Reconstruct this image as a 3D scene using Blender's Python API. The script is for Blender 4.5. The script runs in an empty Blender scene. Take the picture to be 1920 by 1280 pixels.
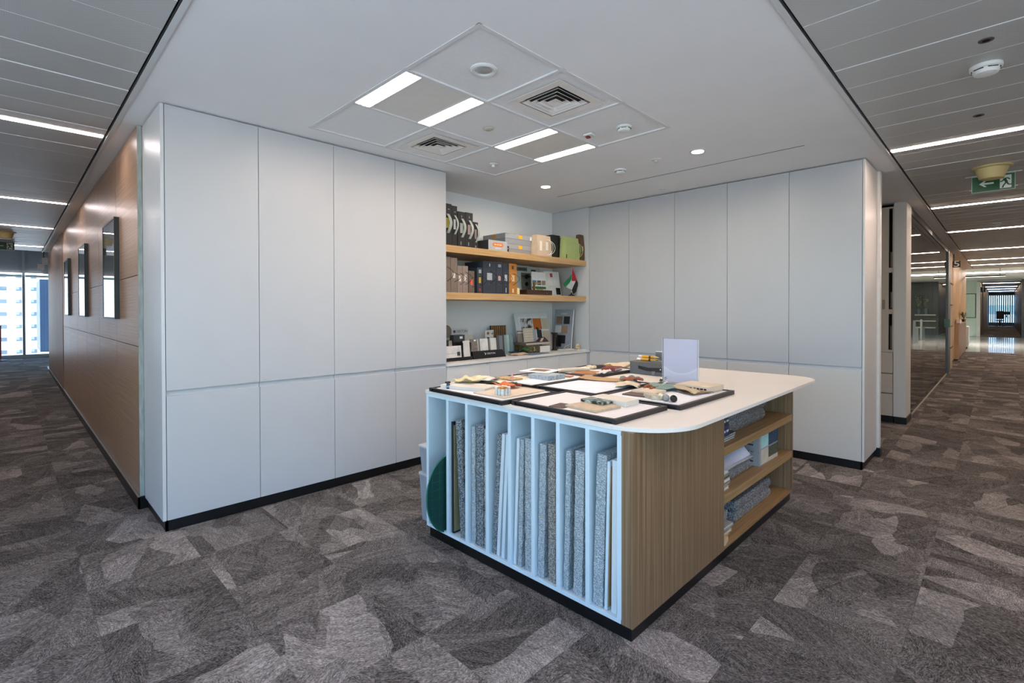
import bpy, bmesh, math, random
from mathutils import Matrix, Vector, Euler
random.seed(7)
PI = math.pi
sc = bpy.context.scene
col = sc.collection
# ------------------------------------------------------------------ camera
cam_d = bpy.data.cameras.new('camera'); cam = bpy.data.objects.new('camera', cam_d); col.objects.link(cam)
cam_d.sensor_width = 36.0; cam_d.lens = 930.7 / 1920 * 36; cam_d.shift_y = -(640 - 589.2) / 1920
cam_d.clip_start = 0.02; cam_d.clip_end = 400
_yaw, _pit, _rol = math.radians(44.622), math.radians(.5124), math.radians(-.1133)
F0 = Vector((math.cos(_yaw), math.sin(_yaw), 0)); R0 = Vector((math.sin(_yaw), -math.cos(_yaw), 0)); U0 = Vector((0, 0, 1))
Fv = F0 * math.cos(_pit) - U0 * math.sin(_pit); Uv = U0 * math.cos(_pit) + F0 * math.sin(_pit)
Rv = R0 * math.cos(_rol) + Uv * math.sin(_rol); Uv = Uv * math.cos(_rol) - R0 * math.sin(_rol)
cam.matrix_world = Matrix(((Rv.x, Uv.x, -Fv.x, 0), (Rv.y, Uv.y, -Fv.y, 0), (Rv.z, Uv.z, -Fv.z, 1.42), (0, 0, 0, 1)))
sc.camera = cam
# ------------------------------------------------------------------ world, sun, exposure
w = bpy.data.worlds.new('sky'); sc.world = w; w.use_nodes = True
nt = w.node_tree; nt.nodes.clear()
_o = nt.nodes.new('ShaderNodeOutputWorld'); _b = nt.nodes.new('ShaderNodeBackground'); _s = nt.nodes.new('ShaderNodeTexSky')
_s.sky_type = 'NISHITA'; _s.sun_disc = False; _s.sun_elevation = math.radians(52); _s.sun_rotation = math.radians(100); _s.dust_density = 0.2; _s.ozone_density = 8.0
SKY = .82
_b.inputs[1].default_value = SKY
nt.links.new(_s.outputs[0], _b.inputs[0]); nt.links.new(_b.outputs[0], _o.inputs[0])
sun_d = bpy.data.lights.new('sun', 'SUN'); sun_d.energy = 18.0; sun_d.angle = .01; sun_d.color = (1, .96, .92)
sun = bpy.data.objects.new('sun', sun_d); col.objects.link(sun); sun.location = (0, -20, 30)
sun.rotation_euler = Vector((-.6, .1, -.79)).to_track_quat('-Z', 'Y').to_euler()
sc.view_settings.view_transform = 'Standard'; sc.view_settings.look = 'None'; sc.view_settings.gamma = 1.0
sc.view_settings.use_curve_mapping = False
sc.view_settings.exposure = 0.0
sc.cycles.use_denoising = True
sc.cycles.max_bounces = 10; sc.cycles.diffuse_bounces = 5; sc.cycles.transparent_max_bounces = 16
sc.cycles.sample_clamp_indirect = 4.0
STRIP_E, TROFFER_E = 42.0, 50.0

# ------------------------------------------------------------------ materials
def lin(h):
    if not isinstance(h, str): return tuple(h)
    h = h.lstrip('#'); c = [int(h[i:i + 2], 16) / 255 for i in (0, 2, 4)]
    return tuple(x / 12.92 if x <= .04045 else ((x + .055) / 1.055) ** 2.4 for x in c)
_mats = {}
def base(name):
    m = bpy.data.materials.new(name); m.use_nodes = True
    n = m.node_tree.nodes; p = n['Principled BSDF']
    return m, m.node_tree, p
def N(t, typ, **kw):
    n = t.nodes.new(typ)
    for k, v in kw.items(): setattr(n, k, v)
    return n
def ramp(t, src, stops):
    r = N(t, 'ShaderNodeValToRGB'); e = r.color_ramp.elements
    e[0].position, e[0].color = stops[0][0], (*stops[0][1], 1)
    e[1].position, e[1].color = stops[-1][0], (*stops[-1][1], 1)
    for p, c in stops[1:-1]:
        x = e.new(p); x.color = (*c, 1)
    t.links.new(src, r.inputs[0]); return r.outputs[0]
def mth(t, op, a, b=None, c=None):
    n = N(t, 'ShaderNodeMath', operation=op)
    for i, v in enumerate((a, b, c)):
        if v is None: continue
        if isinstance(v, (int, float)): n.inputs[i].default_value = v
        else: t.links.new(v, n.inputs[i])
    return n.outputs[0]
def M(c, rough=.5, metal=0., var=.05, scale=14., bump=0., bscale=120., spec=.5, stretch=(1, 1, 1), coat=0., trans=0.):
    """plain painted / laminated / textile surface with a little procedural tone and relief"""
    key = ('M', str(c), rough, metal, var, scale, bump, bscale, spec, stretch, coat, trans)
    if key in _mats: return _mats[key]
    m, t, p = base('surface_' + (c if isinstance(c, str) else 'tone').strip('#'))
    c = lin(c)
    co = N(t, 'ShaderNodeTexCoord'); mp = N(t, 'ShaderNodeMapping'); mp.inputs[3].default_value = stretch
    t.links.new(co.outputs['Object'], mp.inputs[0])
    no = N(t, 'ShaderNodeTexNoise'); no.inputs['Scale'].default_value = scale; no.inputs['Detail'].default_value = 4
    t.links.new(mp.outputs[0], no.inputs[0])
    lo = tuple(max(0, x * (1 - var)) for x in c); hi = tuple(min(1, x * (1 + var)) for x in c)
    t.links.new(ramp(t, no.outputs[0], [(.3, lo), (.7, hi)]), p.inputs['Base Color'])
    p.inputs['Roughness'].default_value = rough; p.inputs['Metallic'].default_value = metal
    p.inputs['Specular IOR Level'].default_value = spec; p.inputs['Coat Weight'].default_value = coat
    p.inputs['Transmission Weight'].default_value = trans
    if bump:
        n2 = N(t, 'ShaderNodeTexNoise'); n2.inputs['Scale'].default_value = bscale; n2.inputs['Detail'].default_value = 3
        t.links.new(mp.outputs[0], n2.inputs[0])
        bp = N(t, 'ShaderNodeBump'); bp.inputs['Strength'].default_value = bump; bp.inputs['Distance'].default_value = .002
        t.links.new(n2.outputs[0], bp.inputs['Height']); t.links.new(bp.outputs[0], p.inputs['Normal'])
    _mats[key] = m; return m
def EM(c, s):
    key = ('E', str(c), s)
    if key in _mats: return _mats[key]
    m, t, p = base('lit_diffuser')
    p.inputs['Base Color'].default_value = (*lin(c), 1); p.inputs['Emission Color'].default_value = (*lin(c), 1); p.inputs['Emission Strength'].default_value = s
    _mats[key] = m; return m
def wood(name, dark, mid, light, axis, fine=60., rough=.45, coord='Object', long=1.2):
    """veneer: grain lines run along `axis`"""
    m, t, p = base(name)
    co = N(t, 'ShaderNodeTexCoord') if coord == 'Object' else N(t, 'ShaderNodeNewGeometry')
    mp = N(t, 'ShaderNodeMapping'); s = [fine] * 3; s['xyz'.index(axis)] = long; mp.inputs[3].default_value = s
    t.links.new(co.outputs['Object' if coord == 'Object' else 'Position'], mp.inputs[0])
    n1 = N(t, 'ShaderNodeTexNoise'); n1.inputs['Scale'].default_value = 1.; n1.inputs['Detail'].default_value = 5; n1.inputs['Roughness'].default_value = .65
    n2 = N(t, 'ShaderNodeTexNoise'); n2.inputs['Scale'].default_value = 3.3; n2.inputs['Detail'].default_value = 2
    t.links.new(mp.outputs[0], n1.inputs[0]); t.links.new(mp.outputs[0], n2.inputs[0])
    v = mth(t, 'ADD', mth(t, 'MULTIPLY', n1.outputs[0], .65), mth(t, 'MULTIPLY', n2.outputs[0], .35))
    t.links.new(ramp(t, v, [(.34, lin(dark)), (.5, lin(mid)), (.66, lin(light))]), p.inputs['Base Color'])
    p.inputs['Roughness'].default_value = rough
    bp = N(t, 'ShaderNodeBump'); bp.inputs['Strength'].default_value = .25; bp.inputs['Distance'].default_value = .001
    t.links.new(v, bp.inputs['Height']); t.links.new(bp.outputs[0], p.inputs['Normal'])
    return m
def spots(name, c0, c1, scale=30., lo=.45, hi=.55, rough=.4, c2=None):
    m, t, p = base(name)
    co = N(t, 'ShaderNodeTexCoord'); n = N(t, 'ShaderNodeTexNoise'); n.inputs['Scale'].default_value = scale; n.inputs['Detail'].default_value = 5; n.inputs['Distortion'].default_value = .8
    t.links.new(co.outputs['Object'], n.inputs[0])
    st = [(lo, lin(c0)), (hi, lin(c1))] if c2 is None else [(lo, lin(c0)), ((lo + hi) / 2, lin(c2)), (hi, lin(c1))]
    t.links.new(ramp(t, n.outputs[0], st), p.inputs['Base Color']); p.inputs['Roughness'].default_value = rough
    return m
def carpet():
    m, t, p = base('carpet')
    g = N(t, 'ShaderNodeNewGeometry'); sx = N(t, 'ShaderNodeSeparateXYZ'); t.links.new(g.outputs['Position'], sx.inputs[0])
    X, Y = sx.outputs[0], sx.outputs[1]
    ix, iy = mth(t, 'FLOOR', mth(t, 'DIVIDE', mth(t, 'ADD', X, .23), .5)), mth(t, 'FLOOR', mth(t, 'DIVIDE', mth(t, 'ADD', Y, .21), .5))
    cid = N(t, 'ShaderNodeCombineXYZ'); t.links.new(ix, cid.inputs[0]); t.links.new(iy, cid.inputs[1])
    wn = N(t, 'ShaderNodeTexWhiteNoise', noise_dimensions='3D'); t.links.new(cid.outputs[0], wn.inputs['Vector'])
    turn = mth(t, 'GREATER_THAN', wn.outputs['Value'], .5)
    # quarter-turned tile coordinates, shifted by a random amount per tile
    a = mth(t, 'ADD', mth(t, 'MULTIPLY', X, mth(t, 'SUBTRACT', 1., turn)), mth(t, 'MULTIPLY', Y, turn))
    b = mth(t, 'ADD', mth(t, 'MULTIPLY', Y, mth(t, 'SUBTRACT', 1., turn)), mth(t, 'MULTIPLY', X, mth(t, 'MULTIPLY', turn, -1.)))
    off = N(t, 'ShaderNodeVectorMath', operation='SCALE'); t.links.new(wn.outputs['Color'], off.inputs[0]); off.inputs['Scale'].default_value = 40.
    cv = N(t, 'ShaderNodeCombineXYZ'); t.links.new(a, cv.inputs[0]); t.links.new(b, cv.inputs[1])
    ad = N(t, 'ShaderNodeVectorMath', operation='ADD'); t.links.new(cv.outputs[0], ad.inputs[0]); t.links.new(off.outputs[0], ad.inputs[1])
    def mapped(src, s):
        mp = N(t, 'ShaderNodeMapping'); mp.inputs[3].default_value = s; t.links.new(src, mp.inputs[0]); return mp.outputs[0]
    # printed patches: two overlapping sets of straight-edged cells, slightly bent
    dn = N(t, 'ShaderNodeTexNoise'); dn.inputs['Scale'].default_value = 3.5; dn.inputs['Detail'].default_value = 1; t.links.new(ad.outputs[0], dn.inputs[0])
    ds = N(t, 'ShaderNodeVectorMath', operation='SCALE'); t.links.new(dn.outputs['Color'], ds.inputs[0]); ds.inputs['Scale'].default_value = .09
    dv = N(t, 'ShaderNodeVectorMath', operation='ADD'); t.links.new(ad.outputs[0], dv.inputs[0]); t.links.new(ds.outputs[0], dv.inputs[1])
    def cells(src, s, metric):
        vo = N(t, 'ShaderNodeTexVoronoi', voronoi_dimensions='2D', distance=metric); vo.inputs['Scale'].default_value = 1.; vo.inputs['Randomness'].default_value = .95
        t.links.new(mapped(src, s), vo.inputs['Vector']); sp = N(t, 'ShaderNodeSeparateColor'); t.links.new(vo.outputs['Color'], sp.inputs[0]); return sp
    def turned(src, ang):
        vr = N(t, 'ShaderNodeVectorRotate', rotation_type='Z_AXIS'); t.links.new(src, vr.inputs['Vector'])
        if isinstance(ang, float): vr.inputs['Angle'].default_value = ang
        else: t.links.new(ang, vr.inputs['Angle'])
        return vr.outputs[0]
    c1 = cells(dv.outputs[0], (2.4, 5.2, 1), 'CHEBYCHEV'); c2 = cells(turned(dv.outputs[0], .5), (2.0, 7.5, 1), 'EUCLIDEAN')
    light = mth(t, 'POWER', c1.outputs[0], 2.2)
    # short brushed fibres whose direction changes from patch to patch
    fd = turned(ad.outputs[0], mth(t, 'MULTIPLY', c2.outputs[1], 3.1416))
    s2 = N(t, 'ShaderNodeTexNoise'); s2.inputs['Scale'].default_value = 1.; s2.inputs['Detail'].default_value = 3; s2.inputs['Roughness'].default_value = .7; s2.inputs['Distortion'].default_value = .5
    t.links.new(mapped(fd, (80, 230, 1)), s2.inputs[0])
    st = N(t, 'ShaderNodeTexNoise'); st.inputs['Scale'].default_value = 1.; st.inputs['Detail'].default_value = 3
    t.links.new(mapped(fd, (6, 42, 1)), st.inputs[0])
    tone = mth(t, 'ADD', mth(t, 'MULTIPLY', light, .24), mth(t, 'MULTIPLY', c2.outputs[0], .10))
    tone = mth(t, 'ADD', tone, mth(t, 'MULTIPLY', wn.outputs['Value'], .04))
    tone = mth(t, 'ADD', tone, mth(t, 'MULTIPLY', st.outputs[0], .34))
    tone = mth(t, 'ADD', tone, mth(t, 'MULTIPLY', mth(t, 'SUBTRACT', s2.outputs[0], .5), 1.3))
    t.links.new(ramp(t, tone, [(.03, lin('#1f1d1b')), (.28, lin('#5c5855')), (.52, lin('#908a86')), (.82, lin('#d6cfc9'))]), p.inputs['Base Color'])
    p.inputs['Roughness'].default_value = .95; p.inputs['Specular IOR Level'].default_value = .1
    bp = N(t, 'ShaderNodeBump'); bp.inputs['Strength'].default_value = .5; bp.inputs['Distance'].default_value = .003
    t.links.new(s2.outputs[0], bp.inputs['Height']); t.links.new(bp.outputs[0], p.inputs['Normal'])
    return m
def perforated(name, c):
    m, t, p = base(name)
    co = N(t, 'ShaderNodeNewGeometry'); sx = N(t, 'ShaderNodeSeparateXYZ'); t.links.new(co.outputs['Position'], sx.inputs[0])
    k = 2 * PI / .0085
    v = mth(t, 'MULTIPLY', mth(t, 'SINE', mth(t, 'MULTIPLY', sx.outputs[0], k)), mth(t, 'SINE', mth(t, 'MULTIPLY', sx.outputs[1], k)))
    t.links.new(ramp(t, v, [(.30, lin(c)), (.55, tuple(x * .35 for x in lin(c)))]), p.inputs['Base Color'])
    p.inputs['Roughness'].default_value = .42; p.inputs['Metallic'].default_value = .1
    return m
def clear(name, tint=(1, 1, 1), refl=1., rough=0.):
    """thin clear sheet: see-through with a Fresnel mirror on top"""
    m = bpy.data.materials.new(name); m.use_nodes = True; t = m.node_tree; t.nodes.clear()
    o = N(t, 'ShaderNodeOutputMaterial'); mx = N(t, 'ShaderNodeMixShader'); tr = N(t, 'ShaderNodeBsdfTransparent'); gl = N(t, 'ShaderNodeBsdfGlossy'); fr = N(t, 'ShaderNodeFresnel')
    fr.inputs[0].default_value = 1.5; tr.inputs[0].default_value = (*tint, 1); gl.inputs['Roughness'].default_value = rough; gl.inputs[0].default_value = (refl, refl, refl, 1)
    gb = N(t, 'ShaderNodeNewGeometry'); t.links.new(mth(t, 'MULTIPLY', fr.outputs[0], mth(t, 'SUBTRACT', 1., gb.outputs['Backfacing'])), mx.inputs[0]); t.links.new(tr.outputs[0], mx.inputs[1]); t.links.new(gl.outputs[0], mx.inputs[2]); t.links.new(mx.outputs[0], o.inputs[0])
    return m
def bubble(name, c, dark, see=.0):
    m, t, p = base(name)
    co = N(t, 'ShaderNodeTexCoord'); vo = N(t, 'ShaderNodeTexVoronoi'); vo.inputs['Scale'].default_value = 130.
    no = N(t, 'ShaderNodeTexNoise'); no.inputs['Scale'].default_value = 60.; no.inputs['Detail'].default_value = 5
    t.links.new(co.outputs['Object'], vo.inputs['Vector']); t.links.new(co.outputs['Object'], no.inputs[0])
    v = mth(t, 'ADD', mth(t, 'MULTIPLY', vo.outputs['Distance'], .9), mth(t, 'MULTIPLY', no.outputs[0], .6))
    t.links.new(ramp(t, v, [(.35, lin(c)), (.62, tuple((x + y) / 2 for x, y in zip(lin(c), lin(dark)))), (.9, lin(dark))]), p.inputs['Base Color'])
    p.inputs['Roughness'].default_value = .14; p.inputs['Specular IOR Level'].default_value = .9; p.inputs['Coat Weight'].default_value = .5
    bp = N(t, 'ShaderNodeBump'); bp.inputs['Strength'].default_value = 1.; bp.inputs['Distance'].default_value = .009
    t.links.new(v, bp.inputs['Height']); bp.invert = True; t.links.new(bp.outputs[0], p.inputs['Normal'])
    return m

WHITE = M('#c0c1c2', .38, var=.012, scale=3)            # cabinet lacquer
WHITE_END = M('#cfcfce', .36, var=.01, scale=3, spec=.6)
PLASTER = M('#f6f5f3', .75, var=.02, scale=2.2, bump=.05)
TILE_W = M('#f0f0ee', .8, var=.02, scale=40, bump=.1, bscale=300)
BLACK = M('#0b0b0c', .35, var=.15, scale=6)
OAK = wood('oak_shelf', '#a27e52', '#c19b69', '#d4b181', 'x', 70)
ISL_V = wood('grey_oak_upright', '#664d36', '#836749', '#9d8061', 'z', 75, long=.6)
ISL_H = wood('grey_oak_shelf', '#7d5f3a', '#9a794d', '#ad8d61', 'x', 75, long=.8)
WALLW = wood('walnut_wall', '#84664c', '#9f8167', '#b59a80', 'y', 85, rough=.34, long=.7)
SLATW = wood('slat_wall', '#6d5442', '#8a6c57', '#a58a74', 'z', 60, rough=.4, long=.5)
CARPET = carpet()
PERF = perforated('perforated_metal', '#cdcdca')
MET = M('#b9bab8', .35, .5, var=.02, scale=2)
TRIMW = M('#d8d9d8', .4, .2, var=.02)
DARKM = M('#2a2c2e', .4, .6, var=.05)
ALU = M('#9a9c9d', .35, .8, var=.04)
CHROME = M('#c8c8c8', .15, 1., var=.03)
PLASTIC_W = M('#e4e4df', .4, var=.02)
PAPER = M('#efeef0', .8, var=.012, scale=6)
GLASS = clear('clear_glass', (.93, .97, .96))
ACRYL = clear('acrylic', (.98, .98, .985), .45)
LOWW = M('#e6e3dd', .4, var=.012, scale=3)
LOWD = M('#cac6c0', .4, var=.012, scale=3)  # right run's lower doors: warm reflections put into the colour
BUB = bubble('bubble_wrap', '#dde2e3', '#a6afb2')
BUBD = bubble('bubble_wrap_dark', '#b9c0c3', '#585e62')
BUBB = bubble('bubble_wrap_board', '#c2c2be', '#857b6c')
FOAM = M('#d9dee0', .6, var=.05, scale=200, bump=.6, bscale=260)

# ------------------------------------------------------------------ mesh building
class MB:
    def __init__(self): self.v, self.f = [], []
    def add(self, vs, fs, mat=None):
        k = len(self.v)
        self.v += [tuple(mat @ Vector(p)) if mat is not None else tuple(p) for p in vs]
        self.f += [tuple(i + k for i in q) for q in fs]
        return self
    def box(self, x0, x1, y0, y1, z0, z1, mat=None):
        vs = [(x, y, z) for z in (z0, z1) for x, y in ((x0, y0), (x1, y0), (x1, y1), (x0, y1))]
        return self.add(vs, [(3, 2, 1, 0), (4, 5, 6, 7), (0, 1, 5, 4), (1, 2, 6, 5), (2, 3, 7, 6), (3, 0, 4, 7)], mat)
    def prism(self, poly, z0, z1, mat=None):
        n = len(poly)
        vs = [(x, y, z0) for x, y in poly] + [(x, y, z1) for x, y in poly]
        fs = [tuple(range(n - 1, -1, -1)), tuple(range(n, 2 * n))] + [(i, (i + 1) % n, n + (i + 1) % n, n + i) for i in range(n)]
        return self.add(vs, fs, mat)
    def lathe(self, prof, n=24, mat=None):
        vs, fs = [], []
        for r, z in prof:
            for i in range(n): vs.append((r * math.cos(2 * PI * i / n), r * math.sin(2 * PI * i / n), z))
        for k in range(len(prof) - 1):
            for i in range(n):
                j = (i + 1) % n; fs.append((k * n + i, k * n + j, (k + 1) * n + j, (k + 1) * n + i))
        fs.append(tuple(range(n - 1, -1, -1))); fs.append(tuple((len(prof) - 1) * n + i for i in range(n)))
        return self.add(vs, fs, mat)
    def tube(self, path, r, n=8, mat=None, flat=1.):
        pts = [Vector(p) for p in path]; vs, fs = [], []
        up = Vector((0, 0, 1))
        for i, p in enumerate(pts):
            d = (pts[min(i + 1, len(pts) - 1)] - pts[max(i - 1, 0)]).normalized()
            u = up if abs(d.dot(up)) < .95 else Vector((1, 0, 0))
            s = d.cross(u).normalized(); q = s.cross(d).normalized()
            for k in range(n):
                a = 2 * PI * k / n; vs.append(p + s * (r * math.cos(a)) + q * (r * flat * math.sin(a)))
        for i in range(len(pts) - 1):
            for k in range(n):
                l = (k + 1) % n; fs.append((i * n + k, i * n + l, (i + 1) * n + l, (i + 1) * n + k))
        fs.append(tuple(range(n - 1, -1, -1))); fs.append(tuple((len(pts) - 1) * n + k for k in range(n)))
        return self.add(vs, fs, mat)
    def grid(self, nu, nv, fn, th=0., mat=None):
        vs = [fn(i / nu, j / nv) for j in range(nv + 1) for i in range(nu + 1)]
        m = len(vs); fs = [(j * (nu + 1) + i, j * (nu + 1) + i + 1, (j + 1) * (nu + 1) + i + 1, (j + 1) * (nu + 1) + i) for j in range(nv) for i in range(nu)]
        if th:
            vs2 = [(x, y, z - th) for x, y, z in vs]
            fs2 = [tuple(m + i for i in reversed(q)) for q in fs]
            rim = [i for i in range(nu + 1)] + [(j) * (nu + 1) + nu for j in range(1, nv + 1)] + [nv * (nu + 1) + i for i in range(nu - 1, -1, -1)] + [j * (nu + 1) for j in range(nv - 1, 0, -1)]
            side = [(rim[(k + 1) % len(rim)], rim[k], m + rim[k], m + rim[(k + 1) % len(rim)]) for k in range(len(rim))]
            vs, fs = vs + vs2, fs + fs2 + side
        return self.add(vs, fs, mat)
def rrect(x0, x1, y0, y1, r, n=6, corners=(1, 1, 1, 1)):
    """rounded rectangle outline; corners order: x0y0, x1y0, x1y1, x0y1"""
    out = []
    for k, (cx, cy, a0) in enumerate(((x0, y0, PI), (x1, y0, 1.5 * PI), (x1, y1, 0), (x0, y1, .5 * PI))):
        rr = r[k] if isinstance(r, (tuple, list)) else r * corners[k]
        if rr <= 0: out.append((cx, cy)); continue
        ox, oy = cx + (rr if k in (0, 3) else -rr), cy + (rr if k in (0, 1) else -rr)
        for i in range(n + 1):
            a = a0 + .5 * PI * i / n; out.append((ox + rr * math.cos(a), oy + rr * math.sin(a)))
    return out
def link(o, parent):
    col.objects.link(o)
    if parent is not None: o.parent = parent
    return o
def part(name, mb, mat, parent=None, loc=(0, 0, 0), rot=(0, 0, 0), bevel=0., smooth=False, seg=2, kind=None):
    me = bpy.data.meshes.new(name)
    me.from_pydata(mb.v, [], mb.f); me.update()
    bm = bmesh.new(); bm.from_mesh(me)
    bmesh.ops.recalc_face_normals(bm, faces=bm.faces)
    if bevel:
        es = [e for e in bm.edges if len(e.link_faces) == 2 and e.calc_face_angle(0) > .6]
        bmesh.ops.bevel(bm, geom=es, offset=bevel, segments=seg, profile=.5, affect='EDGES', clamp_overlap=True)
    bm.to_mesh(me); bm.free()
    me.materials.append(mat)
    if smooth:
        for q in me.polygons: q.use_smooth = True
        me.set_sharp_from_angle(angle=.7)
    o = bpy.data.objects.new(name, me); o.location = loc; o.rotation_euler = rot
    if kind: o['kind'] = kind
    return link(o, parent)
def tag(o, label, cat, group=None):
    o['label'] = label; o['category'] = cat
    if group: o['group'] = group
    return o
def thing(name, label, cat, loc=(0, 0, 0), rot=(0, 0, 0), group=None):
    o = bpy.data.objects.new(name, None); o.location = loc; o.rotation_euler = rot; o.empty_display_size = .1
    return tag(link(o, None), label, cat, group)
def struct(name, mb, mat, parent=None, **k):
    return part(name, mb, mat, parent, kind='structure', **k)
def B(*a): return MB().box(*a)
def text(s, size, mat, parent, loc, rot=(PI / 2, 0, 0), name='lettering', sx=1.):
    c = bpy.data.curves.new(name, 'FONT'); c.body = s; c.size = size; c.extrude = .0004; c.align_x = 'CENTER'; c.align_y = 'CENTER'; c.resolution_u = 3
    c.materials.append(mat)
    tmp = bpy.data.objects.new(name + '_curve', c); col.objects.link(tmp); bpy.context.view_layer.update()
    me = bpy.data.meshes.new_from_object(tmp.evaluated_get(bpy.context.evaluated_depsgraph_get()))
    bpy.data.objects.remove(tmp, do_unlink=True); me.name = name
    if not me.materials: me.materials.append(mat)
    o = bpy.data.objects.new(name, me); o.location = loc; o.rotation_euler = rot; o.scale = (sx, 1, 1)
    return link(o, parent)
FX = (PI / 2, 0, -PI / 2)     # writing on a face looking along -X
FY = (PI / 2, 0, 0)           # writing on a face looking along -Y
ZC = 2.746
# ================================================================== THE SETTING
# ---- floor: carpet base, separate carpet tiles where they can be told apart, stone floor of the lobby
floor = struct('floor', B(-2.2, 22.5, -2.2, 21.2, -.06, -.003).box(34.7, 58, -1.1, 1.2, -.06, -.003), CARPET)
_tile = None
def _vis(x, y):
    v = Vector((x, y, -1.42)); d = v.dot(Fv)
    if d < .5: return False
    px = 960 + 930.7 * v.dot(Rv) / d; py = 589.2 - 930.7 * v.dot(Uv) / d
    return -140 < px < 2060 and py < 1420
cand = []
for i in range(-2, 40):
    for j in range(-2, 40):
        x, y = i * .5 + .02, j * .5 + .04
        if not _vis(x, y): continue
        if y > 4.0 and x > .75: continue
        if x > 5.5 and y > 1.0: continue
        if 2.15 < x < 3.9 and 1.4 < y < 2.3: continue
        cand.append((x * x + y * y, x, y))
cand.sort()
for k, (_, x, y) in enumerate(cand[:220]):
    if _tile is None:
        _tile = part('carpet_tile', B(-.2494, .2494, -.2494, .2494, -.0025, 0.), CARPET, floor, (x, y, 0))
    else:
        c = _tile.copy(); col.objects.link(c); c.location = (x, y, 0); c.parent = floor
STONE = spots('polished_stone', '#d9d7d2', '#c3bfb8', 4, .35, .65, .08)
struct('floor_lobby', B(22.5, 34.7, -2.2, 4.4, -.06, 0), STONE)
# ---- plaster ceiling of the bay with the lay-in grid cut out
GX, GY, GP = 1.545, 1.735, .612
GX1, GY1 = GX + 3 * GP, GY + 3 * GP
ceiling = struct('ceiling', B(.53, GX, .685, 4.45, ZC, ZC + .04).box(GX1, 7.9, .685, 4.45, ZC, ZC + .04).box(GX, GX1, .685, GY, ZC, ZC + .04)
                 .box(GX, GX1, GY1, 4.45, ZC, ZC + .04).box(.53, .72, 4.45, 15.4, ZC, ZC + .04).box(7.9, 22.4, .685, 1.0, ZC, ZC + .04), PLASTER)
g = MB()
for k in range(4):
    s = .012
    g.box(GX + k * GP - s, GX + k * GP + s, GY - s, GY1 + s, ZC - .003, ZC + .012)
    g.box(GX - s, GX1 + s, GY + k * GP - s, GY + k * GP + s, ZC - .0035, ZC + .012)
part('tile_grid', g, M('#e2e1df', .6, var=.02), ceiling)
for i in range(3):
    for j in range(3):
        if (i, j) in ((0, 1), (2, 1)): continue
        hole = (i, j) in ((1, 0), (1, 2))
        x, y = GX + (i + .5) * GP, GY + (j + .5) * GP; h = GP / 2 - .012
        mb = MB()
        if hole:
            q = .2
            mb.box(-h, h, -h, -q, 0, .012).box(-h, h, q, h, 0, .012).box(-h, -q, -q, q, 0, .012).box(q, h, -q, q, 0, .012)
        else: mb.box(-h, h, -h, h, 0, .012)
        part('ceiling_tile', mb, TILE_W, ceiling, (x, y, ZC + .006))
part('slot', B(4.525, 4.535, 1.143, 3.718, ZC - .001, ZC + .001), M('#3a3a3b', .6), ceiling)
part('shadow_gap', B(.524, .532, -2.2, 15.4, ZC - .001, ZC + .03).box(.52, 22.4, .679, .687, ZC - .001, ZC + .03), M('#1d1f20', .6), ceiling)
part('edge_trim', B(.532, .556, .67, 15.4, ZC - .008, ZC).box(.53, 22.4, .687, .712, ZC - .008, ZC), TRIMW, ceiling)
# ---- perforated metal planks of the two corridor ceilings
JNT = M('#e9ebea', .5, var=.02)  # pale backing colour stands in for light caught by plank edges
cl = struct('ceiling_left', B(-2.2, .52, -2.2, 15.4, ZC + .03, ZC + .05), MET)
part('joint_backing', B(-2.19, .518, -2.19, 15.3, ZC + .0085, ZC + .01), JNT, cl)
cr = struct('ceiling_right', B(.53, 22.4, -2.2, .676, ZC + .03, ZC + .05), MET)
part('joint_backing', B(.54, 22.3, -2.19, .674, ZC + .0085, ZC + .01), JNT, cr)
pl = None
yv = 3.14 - 17 * .31
while yv < 15.2:
    if pl is None: pl = part('metal_plank', B(-2.18, .518, .005, .305, 0, .004), PERF, cl, (0, yv, ZC), bevel=.0012, seg=1)
    else:
        c = pl.copy(); col.objects.link(c); c.location = (0, yv, ZC); c.parent = cl; c.rotation_euler = (random.uniform(-.009, .009), 0, 0)
    yv += .31
pr = None; xv = 2.635 - 6 * .308
while xv < 22.2:
    if pr is None: pr = part('metal_plank', B(.005, .303, -2.18, .674, 0, .004), PERF, cr, (xv, 0, ZC), bevel=.0012, seg=1)
    else:
        c = pr.copy(); col.objects.link(c); c.location = (xv, 0, ZC); c.parent = cr; c.rotation_euler = (0, random.uniform(-.009, .009), 0)
    xv += .308
js = part('seam_highlight', B(-2.18, .518, -.004, .004, -.0006, .004), M('#fbfbfa', .35, var=.02), cl, (0, 3.14 - 17 * .31, ZC))  # near-white strips paint the highlight along the plank seams
for k in range(1, 56):
    c = js.copy(); col.objects.link(c); c.location = (0, 3.14 + (k - 17) * .31, ZC); c.parent = cl
    c.scale = (1, (.3, .75, .3, .5)[k % 4], 1)
js = part('seam_highlight', B(-.004, .004, -2.18, .674, -.0006, .004), M('#fbfbfa', .35, var=.02), cr, (2.635 - 6 * .308, 0, ZC))
for k in range(1, 69):
    c = js.copy(); col.objects.link(c); c.location = (2.635 + (k - 6) * .308, 0, ZC); c.parent = cr
    c.scale = ((.3, .75, .3, .5)[k % 4], 1, 1)
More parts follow.
